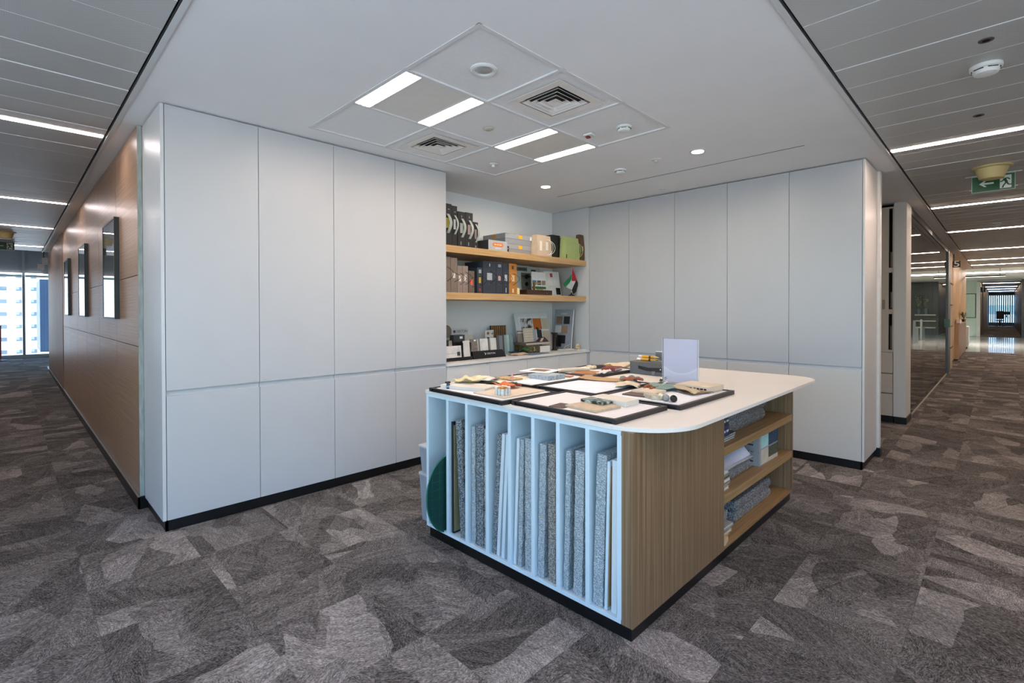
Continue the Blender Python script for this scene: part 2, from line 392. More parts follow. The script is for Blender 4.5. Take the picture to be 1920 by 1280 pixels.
# ---- unseen slab added above to block the sky, outer walls that close the place
CONC = M('#8a8a88', .8)
struct('ceiling_slab', B(-2.6, 60, -2.6, 24, 3.5, 3.7), CONC)
WALLP = M('#dddbd6', .7, var=.02, scale=2)
struct('wall_front', B(2.36, 34.6, -2.3, -2.2, 0, 3.5), WALLP)
struct('wall_back', B(.72, 5.35, 4.42, 4.52, 0, 3.5).box(5.35, 24.5, 4.42, 4.52, 0, 3.5), M('#f0f2f2', .6, var=.01, scale=2))
struct('wall_left', B(-1.45, -1.35, 3.6, 21, 0, 3.5).box(-2.2, -1.35, 3.6, 3.7, 0, 3.5), WALLP)
struct('wall_alcove', B(5.27, 5.33, 3.799, 4.418, .074, ZC - .003), WHITE)
# ---- glazed facade behind the viewer: daylight enters here
fac = struct('window_2', B(-2.3, -2.2, -2.2, 3.6, 0, .25).box(-2.3, -2.2, -2.2, 3.6, 2.66, 3.5), WALLP)
for k in range(6): part('mullion', B(-2.3, -2.2, -.03, .03, .25, 2.66), ALU, fac, (0, -2.17 + k * 1.148, 0))
for k in range(5): part('pane', B(-2.255, -2.245, .03, 1.118, .25, 2.66), GLASS, fac, (0, -2.17 + k * 1.148, 0))
fa2 = struct('window_4', B(-2.2, 2.36, -2.3, -2.2, 0, .25).box(-2.2, 2.36, -2.3, -2.2, 2.66, 3.5), WALLP)
for k in range(5): part('mullion', B(-.03, .03, -2.3, -2.2, .25, 2.66), ALU, fa2, (-2.17 + k * 1.12, 0, 0))
for k in range(4): part('pane', B(.03, 1.09, -2.255, -2.245, .25, 2.66), GLASS, fa2, (-2.17 + k * 1.12, 0, 0))
struct('bounce_ground', B(-400, 400, -400, 400, -31, -30), M('#c2c1be', .9, var=.2, scale=.05))  # unseen pale ground, added to bounce sunlight up to the ceilings
# ---- timber-panelled wall of the left corridor
ww = struct('wall_timber', B(.664, .72, 4.404, 15.7, .0, ZC), M('#4a3a30', .6))
ys = [4.402, 5.42, 6.58, 7.74, 8.88, 10.03, 11.38]; zs = [.088, 1.162, 1.676, ZC - .004]
for a in range(6):
    for b in range(3):
        part('timber_panel', B(0, .014, .003, ys[a + 1] - ys[a] - .003, .0025, zs[b + 1] - zs[b] - .0025), WALLW, ww, (.65, ys[a], zs[b]))
part('panel_edge', B(.65, .678, 4.396, 4.401, .088, ZC - .004), M('#a8aba2', .5, var=.2, scale=60, stretch=(1, 1, .2)), ww)
sl = MB()
y = 11.39
while y < 15.68: sl.box(.642, .664, y, y + .05, .088, ZC - .004); y += .072
part('slat_cladding', sl, SLATW, ww, kind='stuff')
struct('baseboard_left', B(.638, .649, 4.385, 15.7, 0, .086).box(.638, .70, 4.385, 4.396, 0, .086), BLACK)
part('metal_lip', B(.636, .65, 4.385, 15.7, .086, .0875), ALU, bpy.data.objects['baseboard_left'])
# ---- end of the left corridor: full-height glazing
GREYB = M('#5c646b', .5, var=.03)
w1 = struct('window_1', B(-1.35, 3, 21, 21.12, 2.56, 3.5), GREYB)
part('mullion', B(.285, .345, 20.96, 21.06, 0, 3.4), M('#737b82', .45, .3), w1)
part('sill', B(-1.35, 3, 20.9, 21.1, 0, .1), M('#8d959b', .45, .3), w1)
part('blind_box', B(-1.35, .28, 20.9, 20.99, 2.44, 2.5).box(.35, 3, 20.9, 20.99, 2.44, 2.5), M('#aebdc0', .6), w1)
part('light_trough', B(-1.35, .28, 20.9, 20.98, 2.53, 2.555).box(.35, .75, 20.9, 20.98, 2.53, 2.555), EM('#fff4f4', 5), w1)
for x0, x1 in ((-1.3, .285), (.345, 2.9)): part('pane', B(x0, x1, 21.03, 21.045, .1, 2.56), GLASS, w1)
struct('wall_far', B(3, 3.1, 15.7, 21, 0, 3.5).box(.72, 3, 15.7, 15.8, 0, 3.5), WALLP)
struct('trim_1', B(.66, 1.6, 15.82, 17.2, -.003, .01), STONE)
struct('ceiling_far', B(-1.35, 3, 15.4, 21, 3.3, 3.36), PLASTER)
# ---- right corridor: pier, glazed partition, timber wall, lobby, far corridor
pier = struct('wall_pier', B(7.753, 8.2, .838, .962, .082, ZC - .002), M('#d5d2cc', .5, var=.015, scale=3))
struct('baseboard_pier', B(7.74, 8.2, .828, .95, 0, .082), BLACK)
gp = struct('wall_glass', B(8.2, 14.4, .848, .874, 0, .022), M('#c2b9a4', .4, .4))
part('top_rail', B(8.2, 14.4, .842, .874, 2.66, ZC), DARKM, gp)
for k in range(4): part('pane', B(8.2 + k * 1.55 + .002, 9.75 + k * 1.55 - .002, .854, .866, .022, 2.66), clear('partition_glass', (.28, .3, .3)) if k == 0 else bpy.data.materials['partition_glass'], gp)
d1 = struct('door_1', B(14.4, 14.72, .83, .9, 0, ZC), M('#54585a', .4, .5))
part('door_leaf', B(14.76, 15.26, .845, .885, .01, 2.62), M('#2c2f31', .4, .4), d1)
part('handle', B(14.44, 14.62, .806, .83, 1.02, 1.2), M('#0f7a4c', .3), d1)
struct('wall_right', B(15.3, 16.1, .85, .92, 0, ZC), M('#cbb9a2', .6))
part('shelf_edge', MB().box(15.35, 16.05, .835, .85, .5, .53).box(15.35, 16.05, .835, .85, 1.0, 1.03).box(15.35, 16.05, .835, .85, 1.5, 1.53).box(15.35, 16.05, .835, .85, 2.0, 2.03), M('#6f5f4d', .5), bpy.data.objects['wall_right'])
WW2 = wood('honey_oak', '#a07732', '#ba8d48', '#c8a15e', 'z', 40, coord='World', long=.5)
pw = struct('wall_oak', B(16.12, 24.3, .96, 1.02, 0, 2.9), M('#5b4328', .6))
for k in range(6): part('oak_panel', B(16.12 + k * 1.363, 16.12 + (k + 1) * 1.363 - .006, .925, .96, .05, 2.9), WW2, pw)
struct('wall_lobby', B(35, 35.1, .87, 4.4, 0, 3.5).box(24.3, 35, 4.3, 4.4, 0, 3.5), M('#cfe0d2', .5, var=.02))
struct('trim_2', B(34.9, 35.06, .79, .93, 0, 2.87), M('#e8efec', .4))
struct('ceiling_lobby', B(22.4, 35, -2.2, 4.4, 2.87, 2.92), M('#e2e4e0', .7))
struct('wall_bulkhead', B(22.4, 22.5, -2.2, .9, ZC, 2.869), M('#e2e4e0', .7))
DK = M('#2b3033', .25, var=.05, scale=1.5)
wd = struct('wall_dark', B(34.5, 34.6, -2.2, -.68, 0, 2.9), M('#202426', .3))
for k in range(3): part('wall_panel', B(34.48, 34.5, -2.2 + k * .507 + .004, -2.2 + (k + 1) * .507 - .004, .05, 2.87), DK, wd)
struct('wall_corridor_left', B(35.1, 58, .8, .9, 0, 2.85), M('#a89b8a', .5))
struct('wall_corridor_right', B(34.6, 58, -.8, -.72, 0, 2.85), M('#4c4a49', .35))
struct('ceiling_corridor', B(34.6, 58, -.8, .9, 2.8, 2.85), MET)
w3 = struct('window_3', B(58, 58.1, -.8, .9, 0, .3).box(58, 58.1, -.8, .9, 2.55, 2.85), M('#5f7077', .5))
part('pane', B(58.04, 58.05, -.8, .9, .3, 2.55), GLASS, w3)
for k in range(13): part('film_stripe', B(58.02, 58.03, -.77 + k * .127, -.70 + k * .127, .3, 2.55), M('#356f7d', .4), w3)
# alley between cabinets and pier is closed by wall_back; dim room behind the glazed partition
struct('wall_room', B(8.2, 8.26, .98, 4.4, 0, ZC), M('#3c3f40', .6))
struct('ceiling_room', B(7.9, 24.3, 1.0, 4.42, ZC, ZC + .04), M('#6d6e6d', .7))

# ---- linear ceiling lights
words = ['first', 'second', 'third', 'fourth', 'fifth', 'sixth', 'seventh']
for k, y in enumerate((1.45, 4.875, 8.27, 10.9, 14.15)):
    o = thing('linear_light', 'white linear ceiling light, %s from the camera in the left corridor' % words[k], 'ceiling light', (0, y, ZC), group='linear lights across the left corridor')
    part('housing', B(-1.3, .515, -.066, .066, -.002, .02), TRIMW, o); part('diffuser', B(-1.29, .512, -.03, .03, -.005, -.002), EM('#fff0ee', STRIP_E), o)
for k, x in enumerate((1.75, 5.22, 8.55, 11.4, 15.2, 18.35, 20.5)):
    o = thing('linear_light', 'white linear ceiling light, %s from the camera in the right corridor' % words[k], 'ceiling light', (x, 0, ZC), group='linear lights across the right corridor')
    part('housing', B(-.066, .066, -1.9, .67, -.002, .02), TRIMW, o); part('diffuser', B(-.032, .032, -1.89, .667, -.005, -.002), EM('#ffe2cf', STRIP_E * 1.35), o)
for k, x in enumerate((37, 43, 48, 54)):
    o = thing('linear_light', 'small linear ceiling light, %s beyond the white lobby floor' % words[k], 'ceiling light', (x, 0, 2.8), group='linear lights of the far corridor')
    part('housing', B(-.07, .07, -.68, .76, -.002, .02), TRIMW, o); part('diffuser', B(-.05, .05, -.66, .74, -.005, -.002), EM('#ffe2c8', 40), o)
o = thing('lobby_light', 'long white cove light in the lobby ceiling above the stone floor', 'ceiling light', (27, 0, 2.866))
part('housing', B(-.5, .5, -2, 3, -.01, 0), PLASTIC_W, o); part('diffuser', B(-.42, .42, -1.95, 2.95, -.014, -.01), EM('#fff6ee', 26), o)
o = thing('pendant_bar', 'slim dark linear pendant hanging across the lobby', 'pendant light', (24, 0, 2.55))
part('bar', B(-.05, .05, -.09, 1.6, 0, .045), DARKM, o); part('diffuser', B(-.04, .04, -.08, 1.58, -.004, 0), EM('#fff0e4', 6), o)
for y in (.05, 1.4): part('hanger', MB().tube([(0, y, .045), (0, y, .32)], .006), DARKM, o)
# ---- square recessed lights with two lit strips
for i, lab in ((0, 'square recessed ceiling light with two bright strips, nearer the camera'), (2, 'square recessed ceiling light with two bright strips, nearer the shelves')):
    o = thing('recessed_light', lab, 'ceiling light', (GX + i * GP + .012, GY + GP + .012, ZC), group='square recessed lights in the tile grid')
    s = GP - .024
    part('tray', B(.11, s - .11, 0, s, .004, .016), M('#e4e1d8', .5, var=.02), o)
    for a in (0, s - .11):
        part('frame', B(a, a + .11, 0, .006, -.002, .02).box(a, a + .11, s - .006, s, -.002, .02).box(a, a + .004, 0, s, -.002, .02).box(a + .106, a + .11, 0, s, -.002, .02).box(a + .053, a + .056, .006, s - .006, -.002, .003), TRIMW, o)
        part('diffuser', B(a + .004, a + .106, .006, s - .006, .0, .004), EM('#ffe8d8', TROFFER_E), o)
# ---- square air diffusers
for j, lab in ((0, 'square four-way air diffuser in the ceiling, nearer the camera'), (2, 'square four-way air diffuser in the ceiling, beside the left cabinets')):
    o = thing('air_diffuser', lab, 'air vent', (GX + 1.5 * GP, GY + (j + .5) * GP, ZC), group='square air diffusers in the tile grid')
    def ring(r0, r1, z0, z1):
        mb = MB(); vs = []
        for r, z in ((r0, z0), (r1, z1), (r1, z1 + .002), (r0, z0 + .002)):
            vs += [(-r, -r, z), (r, -r, z), (r, r, z), (-r, r, z)]
        fs = []
        for a in range(4):
            for q in range(4): fs.append((a * 4 + q, a * 4 + (q + 1) % 4, ((a + 1) % 4) * 4 + (q + 1) % 4, ((a + 1) % 4) * 4 + q))
        return mb.add(vs, fs)
    DF = M('#efeae2', .5, var=.02)
    part('frame', ring(.225, .165, -.004, -.001), DF, o)
    part('plenum', B(-.198, .198, -.198, .198, .05, .06), M('#17181a', .7), o)
    for r in (.148, .113, .078): part('louvre', ring(r, r - .024, -.004, .014), DF, o)
    part('centre_plate', ring(.043, .0005, -.004, .002), DF, o)
# ---- small round ceiling devices
def smoke(name, label, x, y, s=1., z=ZC):
    o = thing(name, label, 'smoke detector', (x, y, z), rot=(PI, 0, 0))
    part('base', MB().lathe([(.055 * s, 0), (.055 * s, .014 * s), (.05 * s, .018 * s)], 28), PLASTIC_W, o, smooth=True)
    part('chamber', MB().lathe([(.046 * s, .018 * s), (.046 * s, .024 * s), (.04 * s, .036 * s), (.022 * s, .042 * s)], 28), PLASTIC_W, o, smooth=True)
    sl = MB()
    for k in range(6):
        a = k * PI / 3; sl.box(-.018 * s, .018 * s, .0445 * s, .0475 * s, .019 * s, .0225 * s, Matrix.Rotation(a, 4, 'Z'))
    part('vent_slots', sl, M('#2b2b2b', .6), o)
    return o
smoke('smoke_detector', 'white round smoke detector in the corner tile of the ceiling grid', 3.138, 1.953)
smoke('smoke_detector', 'white round smoke detector on the plaster ceiling between two downlights', 4.078, 2.579)
smoke('smoke_detector', 'large white smoke detector on the metal planks of the right corridor', 3.752, .068, 1.25)
smoke('smoke_detector', 'distant smoke detector on the right corridor ceiling behind the exit sign', 10.714, .068, 1.1)
def disc(name, label, cat, x, y, prof, mat, z=ZC, inner=None):
    o = thing(name, label, cat, (x, y, z), rot=(PI, 0, 0))
    part('flange', MB().lathe(prof, 28), mat, o, smooth=True)
    if inner: part(inner[0], MB().lathe(inner[1], 20), inner[2], o, smooth=True)
    return o
o = disc('ceiling_speaker', 'round white adjustable spotlight without light in a ceiling tile', 'spotlight', 1.853, 2.044, [(.075, -.004), (.075, .004), (.066, .01), (.05, .008), (.047, -.004)], PLASTIC_W, inner=('lamp', [(.045, -.002), (.045, .003), (.03, .007)], M('#b5bcbc', .25, .4)))
o.name = 'eyeball_spotlight'
disc('sensor_disc', 'small flat beige disc in the middle ceiling tile', 'sensor', 2.474, 2.679, [(.036, 0), (.036, .005), (.03, .008)], M('#cfcab8', .5), inner=('cap', [(.026, .008), (.026, .011), (.02, .013)], M('#bfb9a5', .5)))
disc('sprinkler', 'white sprinkler head in the ceiling tile by the shelves', 'sprinkler', 3.098, 3.292, [(.042, 0), (.042, .006), (.03, .012)], PLASTIC_W, inner=('head', [(.014, .012), (.014, .03), (.024, .033), (.024, .036)], PLASTIC_W))
disc('sprinkler', 'white sprinkler cover plate on the plaster ceiling beside a downlight', 'sprinkler', 4.027, 2.182, [(.045, 0), (.045, .005), (.03, .01)], PLASTIC_W, inner=('head', [(.014, .01), (.014, .02), (.018, .023)], PLASTIC_W))
disc('sprinkler', 'flat white sprinkler plate on the ceiling above the far cabinets', 'sprinkler', 5.06, 2.656, [(.04, 0), (.04, .004), (.03, .007)], PLASTIC_W, inner=('head', [(.012, .007), (.012, .012)], PLASTIC_W))
o = thing('indicator_unit', 'small white ceiling unit with a red window', 'indicator', (3.095, 2.228, ZC), rot=(PI, 0, .1))
part('case', MB().prism(rrect(-.036, .036, -.036, .036, .01), 0, .014), PLASTIC_W, o, bevel=.003); part('lens', MB().prism(rrect(-.016, .016, -.026, .004, .004), .014, .024), M('#7a1414', .2), o)
for x, y, lab in ((4.072, 3.506, 'round recessed downlight, lit, in front of the shelves'), (4.071, 1.824, 'round recessed downlight, lit, in front of the right cabinets')):
    o = thing('downlight', lab, 'downlight', (x, y, ZC), rot=(PI, 0, 0), group='round downlights')
    part('ring', MB().lathe([(.066, -.004), (.066, .003), (.06, .006), (.048, .004), (.046, -.02)], 28), PLASTIC_W, o, smooth=True)
    part('lamp', MB().lathe([(.044, -.002), (.044, .0015)], 24), EM('#fff0de', 380), o)
for x, y, k in ((3.395, .062, 'nearest the camera'), (4.674, .12, 'before the first light strip')):
    disc('ceiling_sensor', 'tiny dark recessed disc in the right corridor ceiling, ' + k, 'sensor', x, y, [(.03, 0), (.03, .003), (.018, .003)], M('#6e6a66', .5, .5), inner=('lens', [(.016, .003), (.016, .008), (.008, .01)], M('#17100d', .3)))
def wifi(label, x, y):
    o = thing('ceiling_beacon', label, 'detector', (x, y, ZC), rot=(PI, 0, 0))
    CR = M('#c9bd86', .5, var=.03)
    part('flange', MB().lathe([(.145, 0), (.145, .012), (.13, .018)], 32), CR, o, smooth=True)
    part('body', MB().lathe([(.12, .012), (.1, .07), (.085, .11), (.07, .115)], 32), CR, o, smooth=True)
wifi('cream bowl-shaped detector under the right corridor ceiling before the exit sign', 6.45, .075)
wifi('cream bowl-shaped detector under the left corridor ceiling before the exit sign', -.045, 11.9)
# ---- exit signs
GREEN = M('#035229', .35, var=.03); SIGNW = M('#dfe9e2', .4, var=.02)
def exit_sign(label, loc, rot, arrow=True):
    o = thing('exit_sign', label, 'exit sign', loc, rot)     # faces local -Y, reads along +X
    w, h = .30, .15
    part('plate', B(-w / 2, w / 2, -.008, .008, -h, 0), GREEN, o)
    part('frame', B(-w / 2 - .005, w / 2 + .005, -.006, .006, -.001, .006).box(-w / 2 - .005, w / 2 + .005, -.006, .006, -h - .004, -h).box(-w / 2 - .005, -w / 2, -.006, .006, -h, 0).box(w / 2, w / 2 + .005, -.006, .006, -h, 0), M('#a9c4b8', .3), o)
    part('ceiling_rail', B(-.2, .2, -.012, .012, .006, .014), TRIMW, o)
    for s in (-1, 1): part('pin', B(s * .16 - .012, s * .16 + .012, -.004, .004, -.13, -.124), PLASTIC_W, o)
    def flat(name, polys, mat, y):
        mb = MB()
        for q in polys: mb.prism(q, 0, .0012)
        part(name, mb, mat, o, (0, y, 0), (PI / 2, 0, 0))
    # 2-D points: (x, z) in the sign plane
    c = -.075
    flat('arrow', [[(-.1, c), (-.062, c + .03), (-.045, c + .03), (-.067, c + .008), (.005, c + .008), (.005, c - .008), (-.067, c - .008), (-.045, c - .03), (-.062, c - .03)]], SIGNW, -.0081)
    flat('doorway', [[(.048, -.138), (.128, -.138), (.128, -.014), (.048, -.014)]], SIGNW, -.0081)
    def limb(p, q, r=.006):
        d = Vector(q) - Vector(p); n = Vector((-d.y, d.x)).normalized() * r
        return [tuple(Vector(p) - n), tuple(Vector(q) - n), tuple(Vector(q) + n), tuple(Vector(p) + n)]
    head = [(.07 + .009 * math.cos(a * PI / 5), -.034 + .009 * math.sin(a * PI / 5)) for a in range(10)]
    flat('running_figure', [head, limb((.078, -.045), (.096, -.085), .01), limb((.094, -.082), (.074, -.11)), limb((.074, -.11), (.066, -.134)), limb((.096, -.084), (.108, -.108)),
                            limb((.108, -.108), (.128, -.108), .005), limb((.08, -.048), (.066, -.07), .005), limb((.066, -.07), (.05, -.072), .005), limb((.084, -.046), (.104, -.044), .005), limb((.104, -.044), (.118, -.06), .005)], GREEN, -.0095)
exit_sign('green exit sign with left arrow and running figure under the right corridor ceiling', (6.8, .068, ZC - .014), (0, 0, -PI / 2))
exit_sign('green exit sign cut by the picture edge at the end of the left corridor', (-.07, 13.5, ZC - .014), (0, 0, 0))
# ================================================================== TALL CABINETS
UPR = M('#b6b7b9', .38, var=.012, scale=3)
ordw = ['first', 'second', 'third', 'fourth', 'fifth']
GAP = .0016
ZT = ZC - .01
def cabinet_units(xs, label, group, place, end=False, flip=False):
    """units along local +X, fronts on local y=0 looking along -Y"""
    for k in range(len(xs) - 1):
        a, b = xs[k], xs[k + 1]
        o = thing('tall_cabinet', label(k), 'cabinet', *place(a), group=group)
        wd_ = b - a
        part('carcass', B(.002, wd_ - .002, .022, .59, .076, ZT), WHITE, o)
        part('upper_door', B(GAP, wd_ - GAP, 0, .02, .906, ZT), UPR if flip else WHITE, o, bevel=.0012, seg=1)
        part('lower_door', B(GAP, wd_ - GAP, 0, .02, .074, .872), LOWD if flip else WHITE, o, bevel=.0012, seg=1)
        part('grip_recess', B(GAP, wd_ - GAP, .016, .021, .872, .906), WHITE, o)
        tx = wd_ - .035 if (k % 2 == 0) != flip else .035
        part('number_tag', B(tx - .014, tx + .014, -.0012, 0, .915, .922), M('#b9bfc0', .3, .6), o)
XL = [.679 + .022 + k * (2.952 - .701) / 4 for k in range(5)]
cabinet_units(XL, lambda k: 'white two-door tall cabinet of the left run, %s from the timber wall' % ordw[k], 'tall cabinets of the left run', lambda a: ((a, 3.798, 0), (0, 0, 0)))
o = tag(part('end_panel_board', B(.679, .699, 3.798, 4.394, .074, ZT), WHITE_END, bevel=.001, seg=1), 'glossy white end panel of the left cabinets beside the timber wall', 'panel')
struct('baseboard_cabinets', B(.696, 2.95, 3.815, 3.83, 0, .073).box(.696, .711, 3.815, 4.39, 0, .073), BLACK)
YR = [.855 + .02 + k * (3.796 - .875) / 5 for k in range(6)]
# right run: local +X -> world -Y, local +Y -> world +X
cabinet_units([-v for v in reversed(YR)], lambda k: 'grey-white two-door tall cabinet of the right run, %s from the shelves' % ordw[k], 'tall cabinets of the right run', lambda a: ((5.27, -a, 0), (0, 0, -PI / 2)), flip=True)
tag(part('end_panel_board', B(5.27, 5.86, .855, .873, .074, ZT), WHITE_END, bevel=.001, seg=1), 'white end panel of the right cabinets facing the right corridor', 'panel')
tag(part('post_panel', B(5.875, 5.96, .835, .95, .085, ZC - .002), M('#e4e2dd', .35)), 'narrow white upright panel behind the right cabinets', 'panel')
struct('baseboard_cabinets_right', B(5.287, 5.302, .872, 3.79, 0, .073).box(5.287, 5.86, .872, .886, 0, .073).box(5.865, 5.97, .825, .95, 0, .084), BLACK)
# ================================================================== ALCOVE: low cabinets, worktop, shelves
XA = [2.957, 3.524, 4.097, 4.665, 5.228]
for k in range(4):
    o = thing('low_cabinet', 'low white cabinet under the worktop, %s from the left cabinets' % ordw[k], 'cabinet', (XA[k], 3.805, 0), group='low cabinets under the worktop')
    wd_ = XA[k + 1] - XA[k]
    part('carcass', B(.002, wd_ - .002, .022, .6, .076, .872), LOWW, o); part('door', B(GAP, wd_ - GAP, 0, .02, .074, .868), LOWW, o, bevel=.0012, seg=1)
    if k == 0: part('number_tag', B(wd_ - .05, wd_ - .02, -.0012, 0, .855, .862), M('#b9bfc0', .3, .6), o)
struct('baseboard_alcove', B(2.957, 5.26, 3.825, 3.84, 0, .073), BLACK)
tag(part('filler_strip', B(5.229, 5.268, 3.806, 3.83, .074, .872), WHITE), 'thin white filler strip at the corner of the low cabinets', 'filler strip')
tag(part('worktop', B(2.954, 5.2685, 3.786, 4.419, .876, .9), M('#e8e4df', .4, var=.015, scale=4), bevel=.002), 'long white worktop below the two oak shelves', 'worktop')
ZU, ZL, ZW = 2.057, 1.595, .9
for z, lab in ((ZU, 'upper thick oak wall shelf carrying black binders and boxes'), (ZL, 'lower thick oak wall shelf carrying taupe binders and a flag')):
    o = tag(part('wall_shelf', B(2.954, 5.2685, 3.846, 4.418, z - .07, z), OAK, bevel=.0015), lab, 'shelf')
    part('edge_band', B(2.955, 5.2675, 3.8448, 3.846, z - .069, z - .001), OAK, o)
# ================================================================== ISLAND
isl = thing('island_cabinet', 'large work island with white top, upright slots and oak open shelves', 'island', (0, 0, 0))
IX0, IX1, IY0, IY1 = 1.846, 4.112, 1.108, 2.583
LAM = M('#d5e3e9', .4, var=.015, scale=3)  # white laminate with the blue of the daylight mixed into its colour
part('countertop', MB().prism(rrect(1.84, 4.205, .945, 2.598, (.30, .2, .05, .02), 12), .897, .916), M('#e6ded3', .42, var=.015, scale=3), isl, bevel=.0015)
part('plinth', B(IX0 + .012, IX1 - .03, IY0 + .012, IY1 - .02, 0, .0615), BLACK, isl)
part('slot_floor', B(IX0, 2.46, IY0 + .057, IY1, .062, .08), LAM, isl)
part('slot_back', B(2.445, 2.46, 1.165, 2.56, .08, .88), LAM, isl)
part('slot_head', B(IX0, 2.46, 1.165, IY1, .878, .8965), LAM, isl)
part('side_panel', B(IX0, 2.46, 2.56, IY1, .08, .878), LAM, isl)
dv = [2.37, 2.194, 2.017, 1.844, 1.677, 1.515, 1.342, 1.173]
for y in dv: part('divider', B(IX0, 2.445, y - .011, y + .011, .08, .878), LAM, isl)
part('oak_end', B(IX0, 1.868, IY0, 1.1615, .062, .8965), ISL_V, isl)
part('oak_panel', B(1.868, 2.82, IY0, 1.13, .062, .8965), ISL_V, isl)
part('oak_side', B(4.092, IX1, IY0, IY1, .062, .8965), ISL_V, isl)
part('oak_back', B(2.80, 4.092, 1.66, 1.68, .062, .8965), ISL_V, isl)
part('oak_upright', B(2.80, 2.822, 1.13, 1.66, .062, .8965), ISL_V, isl)
part('rear_panel', B(2.46, 4.092, 2.565, IY1, .062, .8965), LAM, isl)
for z0, z1 in ((.062, .078), (.318, .367), (.592, .641)): part('shelf', B(2.8225, 4.0915, IY0 + .001, 1.659, z0, z1), ISL_H, isl, bevel=.001, seg=1)
part('lining', B(2.8225, 4.0915, 1.13, 1.66, .88, .8964), ISL_H, isl)

# ---- boards standing in the slots: (y bottom, y top, thickness, top z, kind, label)
CARD = M('#a9855c', .8, var=.1); BLK = M('#1a1c1f', .4); OLIVE = M('#8a8460', .7, var=.1)
def wrapped(label, yb, yt, th, zt, mat, x0=1.862, dep=.54, group='flat boards standing in the slots', zb=.0815, core=None, name='wrapped_board'):
    h = zt - zb; ang = math.atan2(yt - yb, h)
    o = thing(name, label, 'board', (x0, yb, zb), (-ang, 0, 0), group)
    L = h / math.cos(ang)
    rnd = random.Random(label)
    def prof(u, v):  # lumpy bubble-wrap skin over one closed box, built as a grid tube around the front profile
        return 0
    mb = MB(); nz, ny = 26, 4; vs = []; ring = []
    for k in range(nz + 1):
        z = L * k / nz
        amp = .0045 if mat in (BUB, BUBD, BUBB) else 0.
        r = []
        pts = [(0, 0), (0, th * .5), (0, th), (dep * .5, th), (dep, th), (dep, 0), (dep * .5, 0)]
        for (px, py) in pts:
            n1 = rnd.uniform(-1, 1) * amp; n2 = rnd.uniform(-1, 1) * amp * .6
            edge = 1 if 0 < k < nz else .5
            r.append((px + abs(n1) * edge, min(max(py + n2, 0), th), z))
        ring.append(r)
    npt = len(ring[0])
    for r in ring: vs += r
    fs = [tuple(range(npt - 1, -1, -1)), tuple(nz * npt + i for i in range(npt))]
    for k in range(nz):
        for i in range(npt): fs.append((k * npt + i, k * npt + (i + 1) % npt, (k + 1) * npt + (i + 1) % npt, (k + 1) * npt + i))
    mb.add(vs, fs)
    part('wrapping' if amp else 'panel', mb, mat, o)
    if core: part('backing', B(.004, dep - .02, -.004, 0, .012, L - .02), core, o)
    if mat in (BUB, BUBB): part('tape', B(.003, .006, th * .25, th * .75, L * .45, L * .52), M('#c4a070', .4), o) if 'tape' in label else None
    return o
W_ = wrapped
W_('black-edged framed board in the second slot from the green mat', 2.333, 2.335, .016, .75, BLK, core=OLIVE, name='framed_board')
W_('dark bubble-wrapped board leaning in the second slot', 2.218, 2.262, .052, .772, BUBD)
W_('black-backed bubble-wrapped board at the left of the third slot', 2.136, 2.138, .03, .755, BUB)
W_('thick bubble-wrapped board in the middle of the third slot', 2.067, 2.067, .06, .772, BUBD)
W_('slim white wrapped board at the right of the third slot', 2.038, 2.038, .022, .757, BUB)
W_('silver bubble-wrapped board leaning in the fourth slot', 1.965, 1.918, .032, .745, BUBD)
W_('pale foam-wrapped board leaning in the fourth slot', 1.938, 1.892, .022, .752, FOAM)
W_('white panel leaning in the fourth slot beside foam wrap', 1.900, 1.862, .022, .756, LAM, core=None)
W_('short pale board at the right of the fourth slot', 1.868, 1.8562, .009, .61, FOAM)
W_('pale foam-edged board leaning in the fifth slot', 1.812, 1.785, .018, .748, FOAM)
W_('grey bubble-wrapped board in the middle of the fifth slot', 1.774, 1.7545, .026, .747, BUB)
W_('thick bubble-wrapped board at the right of the fifth slot', 1.698, 1.698, .05, .76, BUB)
W_('wide bubble-wrapped board with yellow tape in the sixth slot', 1.620, 1.602, .042, .75, BUB)
W_('narrow bubble-wrapped board at the right of the sixth slot', 1.545, 1.545, .046, .76, BUBB)
W_('bubble-wrapped board at the left of the seventh slot', 1.465, 1.448, .03, .753, BUB)
W_('thick puffy bubble-wrapped board in the seventh slot', 1.385, 1.370, .052, .76, BUB)
W_('thick bubble-wrapped board leaning in the eighth slot', 1.272, 1.248, .052, .77, BUB)
W_('plain white panel leaning in the eighth slot', 1.246, 1.230, .014, .747, LAM, core=CARD)
W_('white foam-wrapped board against the oak end of the eighth slot', 1.196, 1.190, .028, .758, FOAM)
# ---- green cutting mat, bent out of the first slot
GM = M('#073b35', .45, var=.08, scale=30)
cm = thing('cutting_mat', 'dark green rounded cutting mat bulging from the first slot', 'cutting mat', (0, 0, 0))
outl = []
for k in range(33):
    a = PI * (.5 + k / 32.); outl.append((1.885 + .165 * math.cos(a), .302 + .235 * math.sin(a) * (1 if math.sin(a) < 0 else .98)))
pts2 = outl + [(2.25, .07), (2.25, .53)]
mb = MB().prism([(x, z) for x, z in pts2], 0, .004, Matrix(((1, 0, 0, 0), (0, 0, 1, 2.405), (0, 1, 0, 0), (0, 0, 0, 1))))
part('mat_sheet', mb, GM, cm)
gl_ = MB()
for k in range(7): gl_.box(1.76 + k * .05, 1.7608 + k * .05, 2.4038, 2.4046, .14, .47)
for k in range(7): gl_.box(1.745, 2.1, 2.4038, 2.4046, .14 + k * .05, .1408 + k * .05)
part('printed_grid', gl_, M('#1f6a5c', .5), cm)
part('rim', MB().tube([(x, 2.407, z) for x, z in outl], .004, 6), M('#0f6a57', .45), cm)
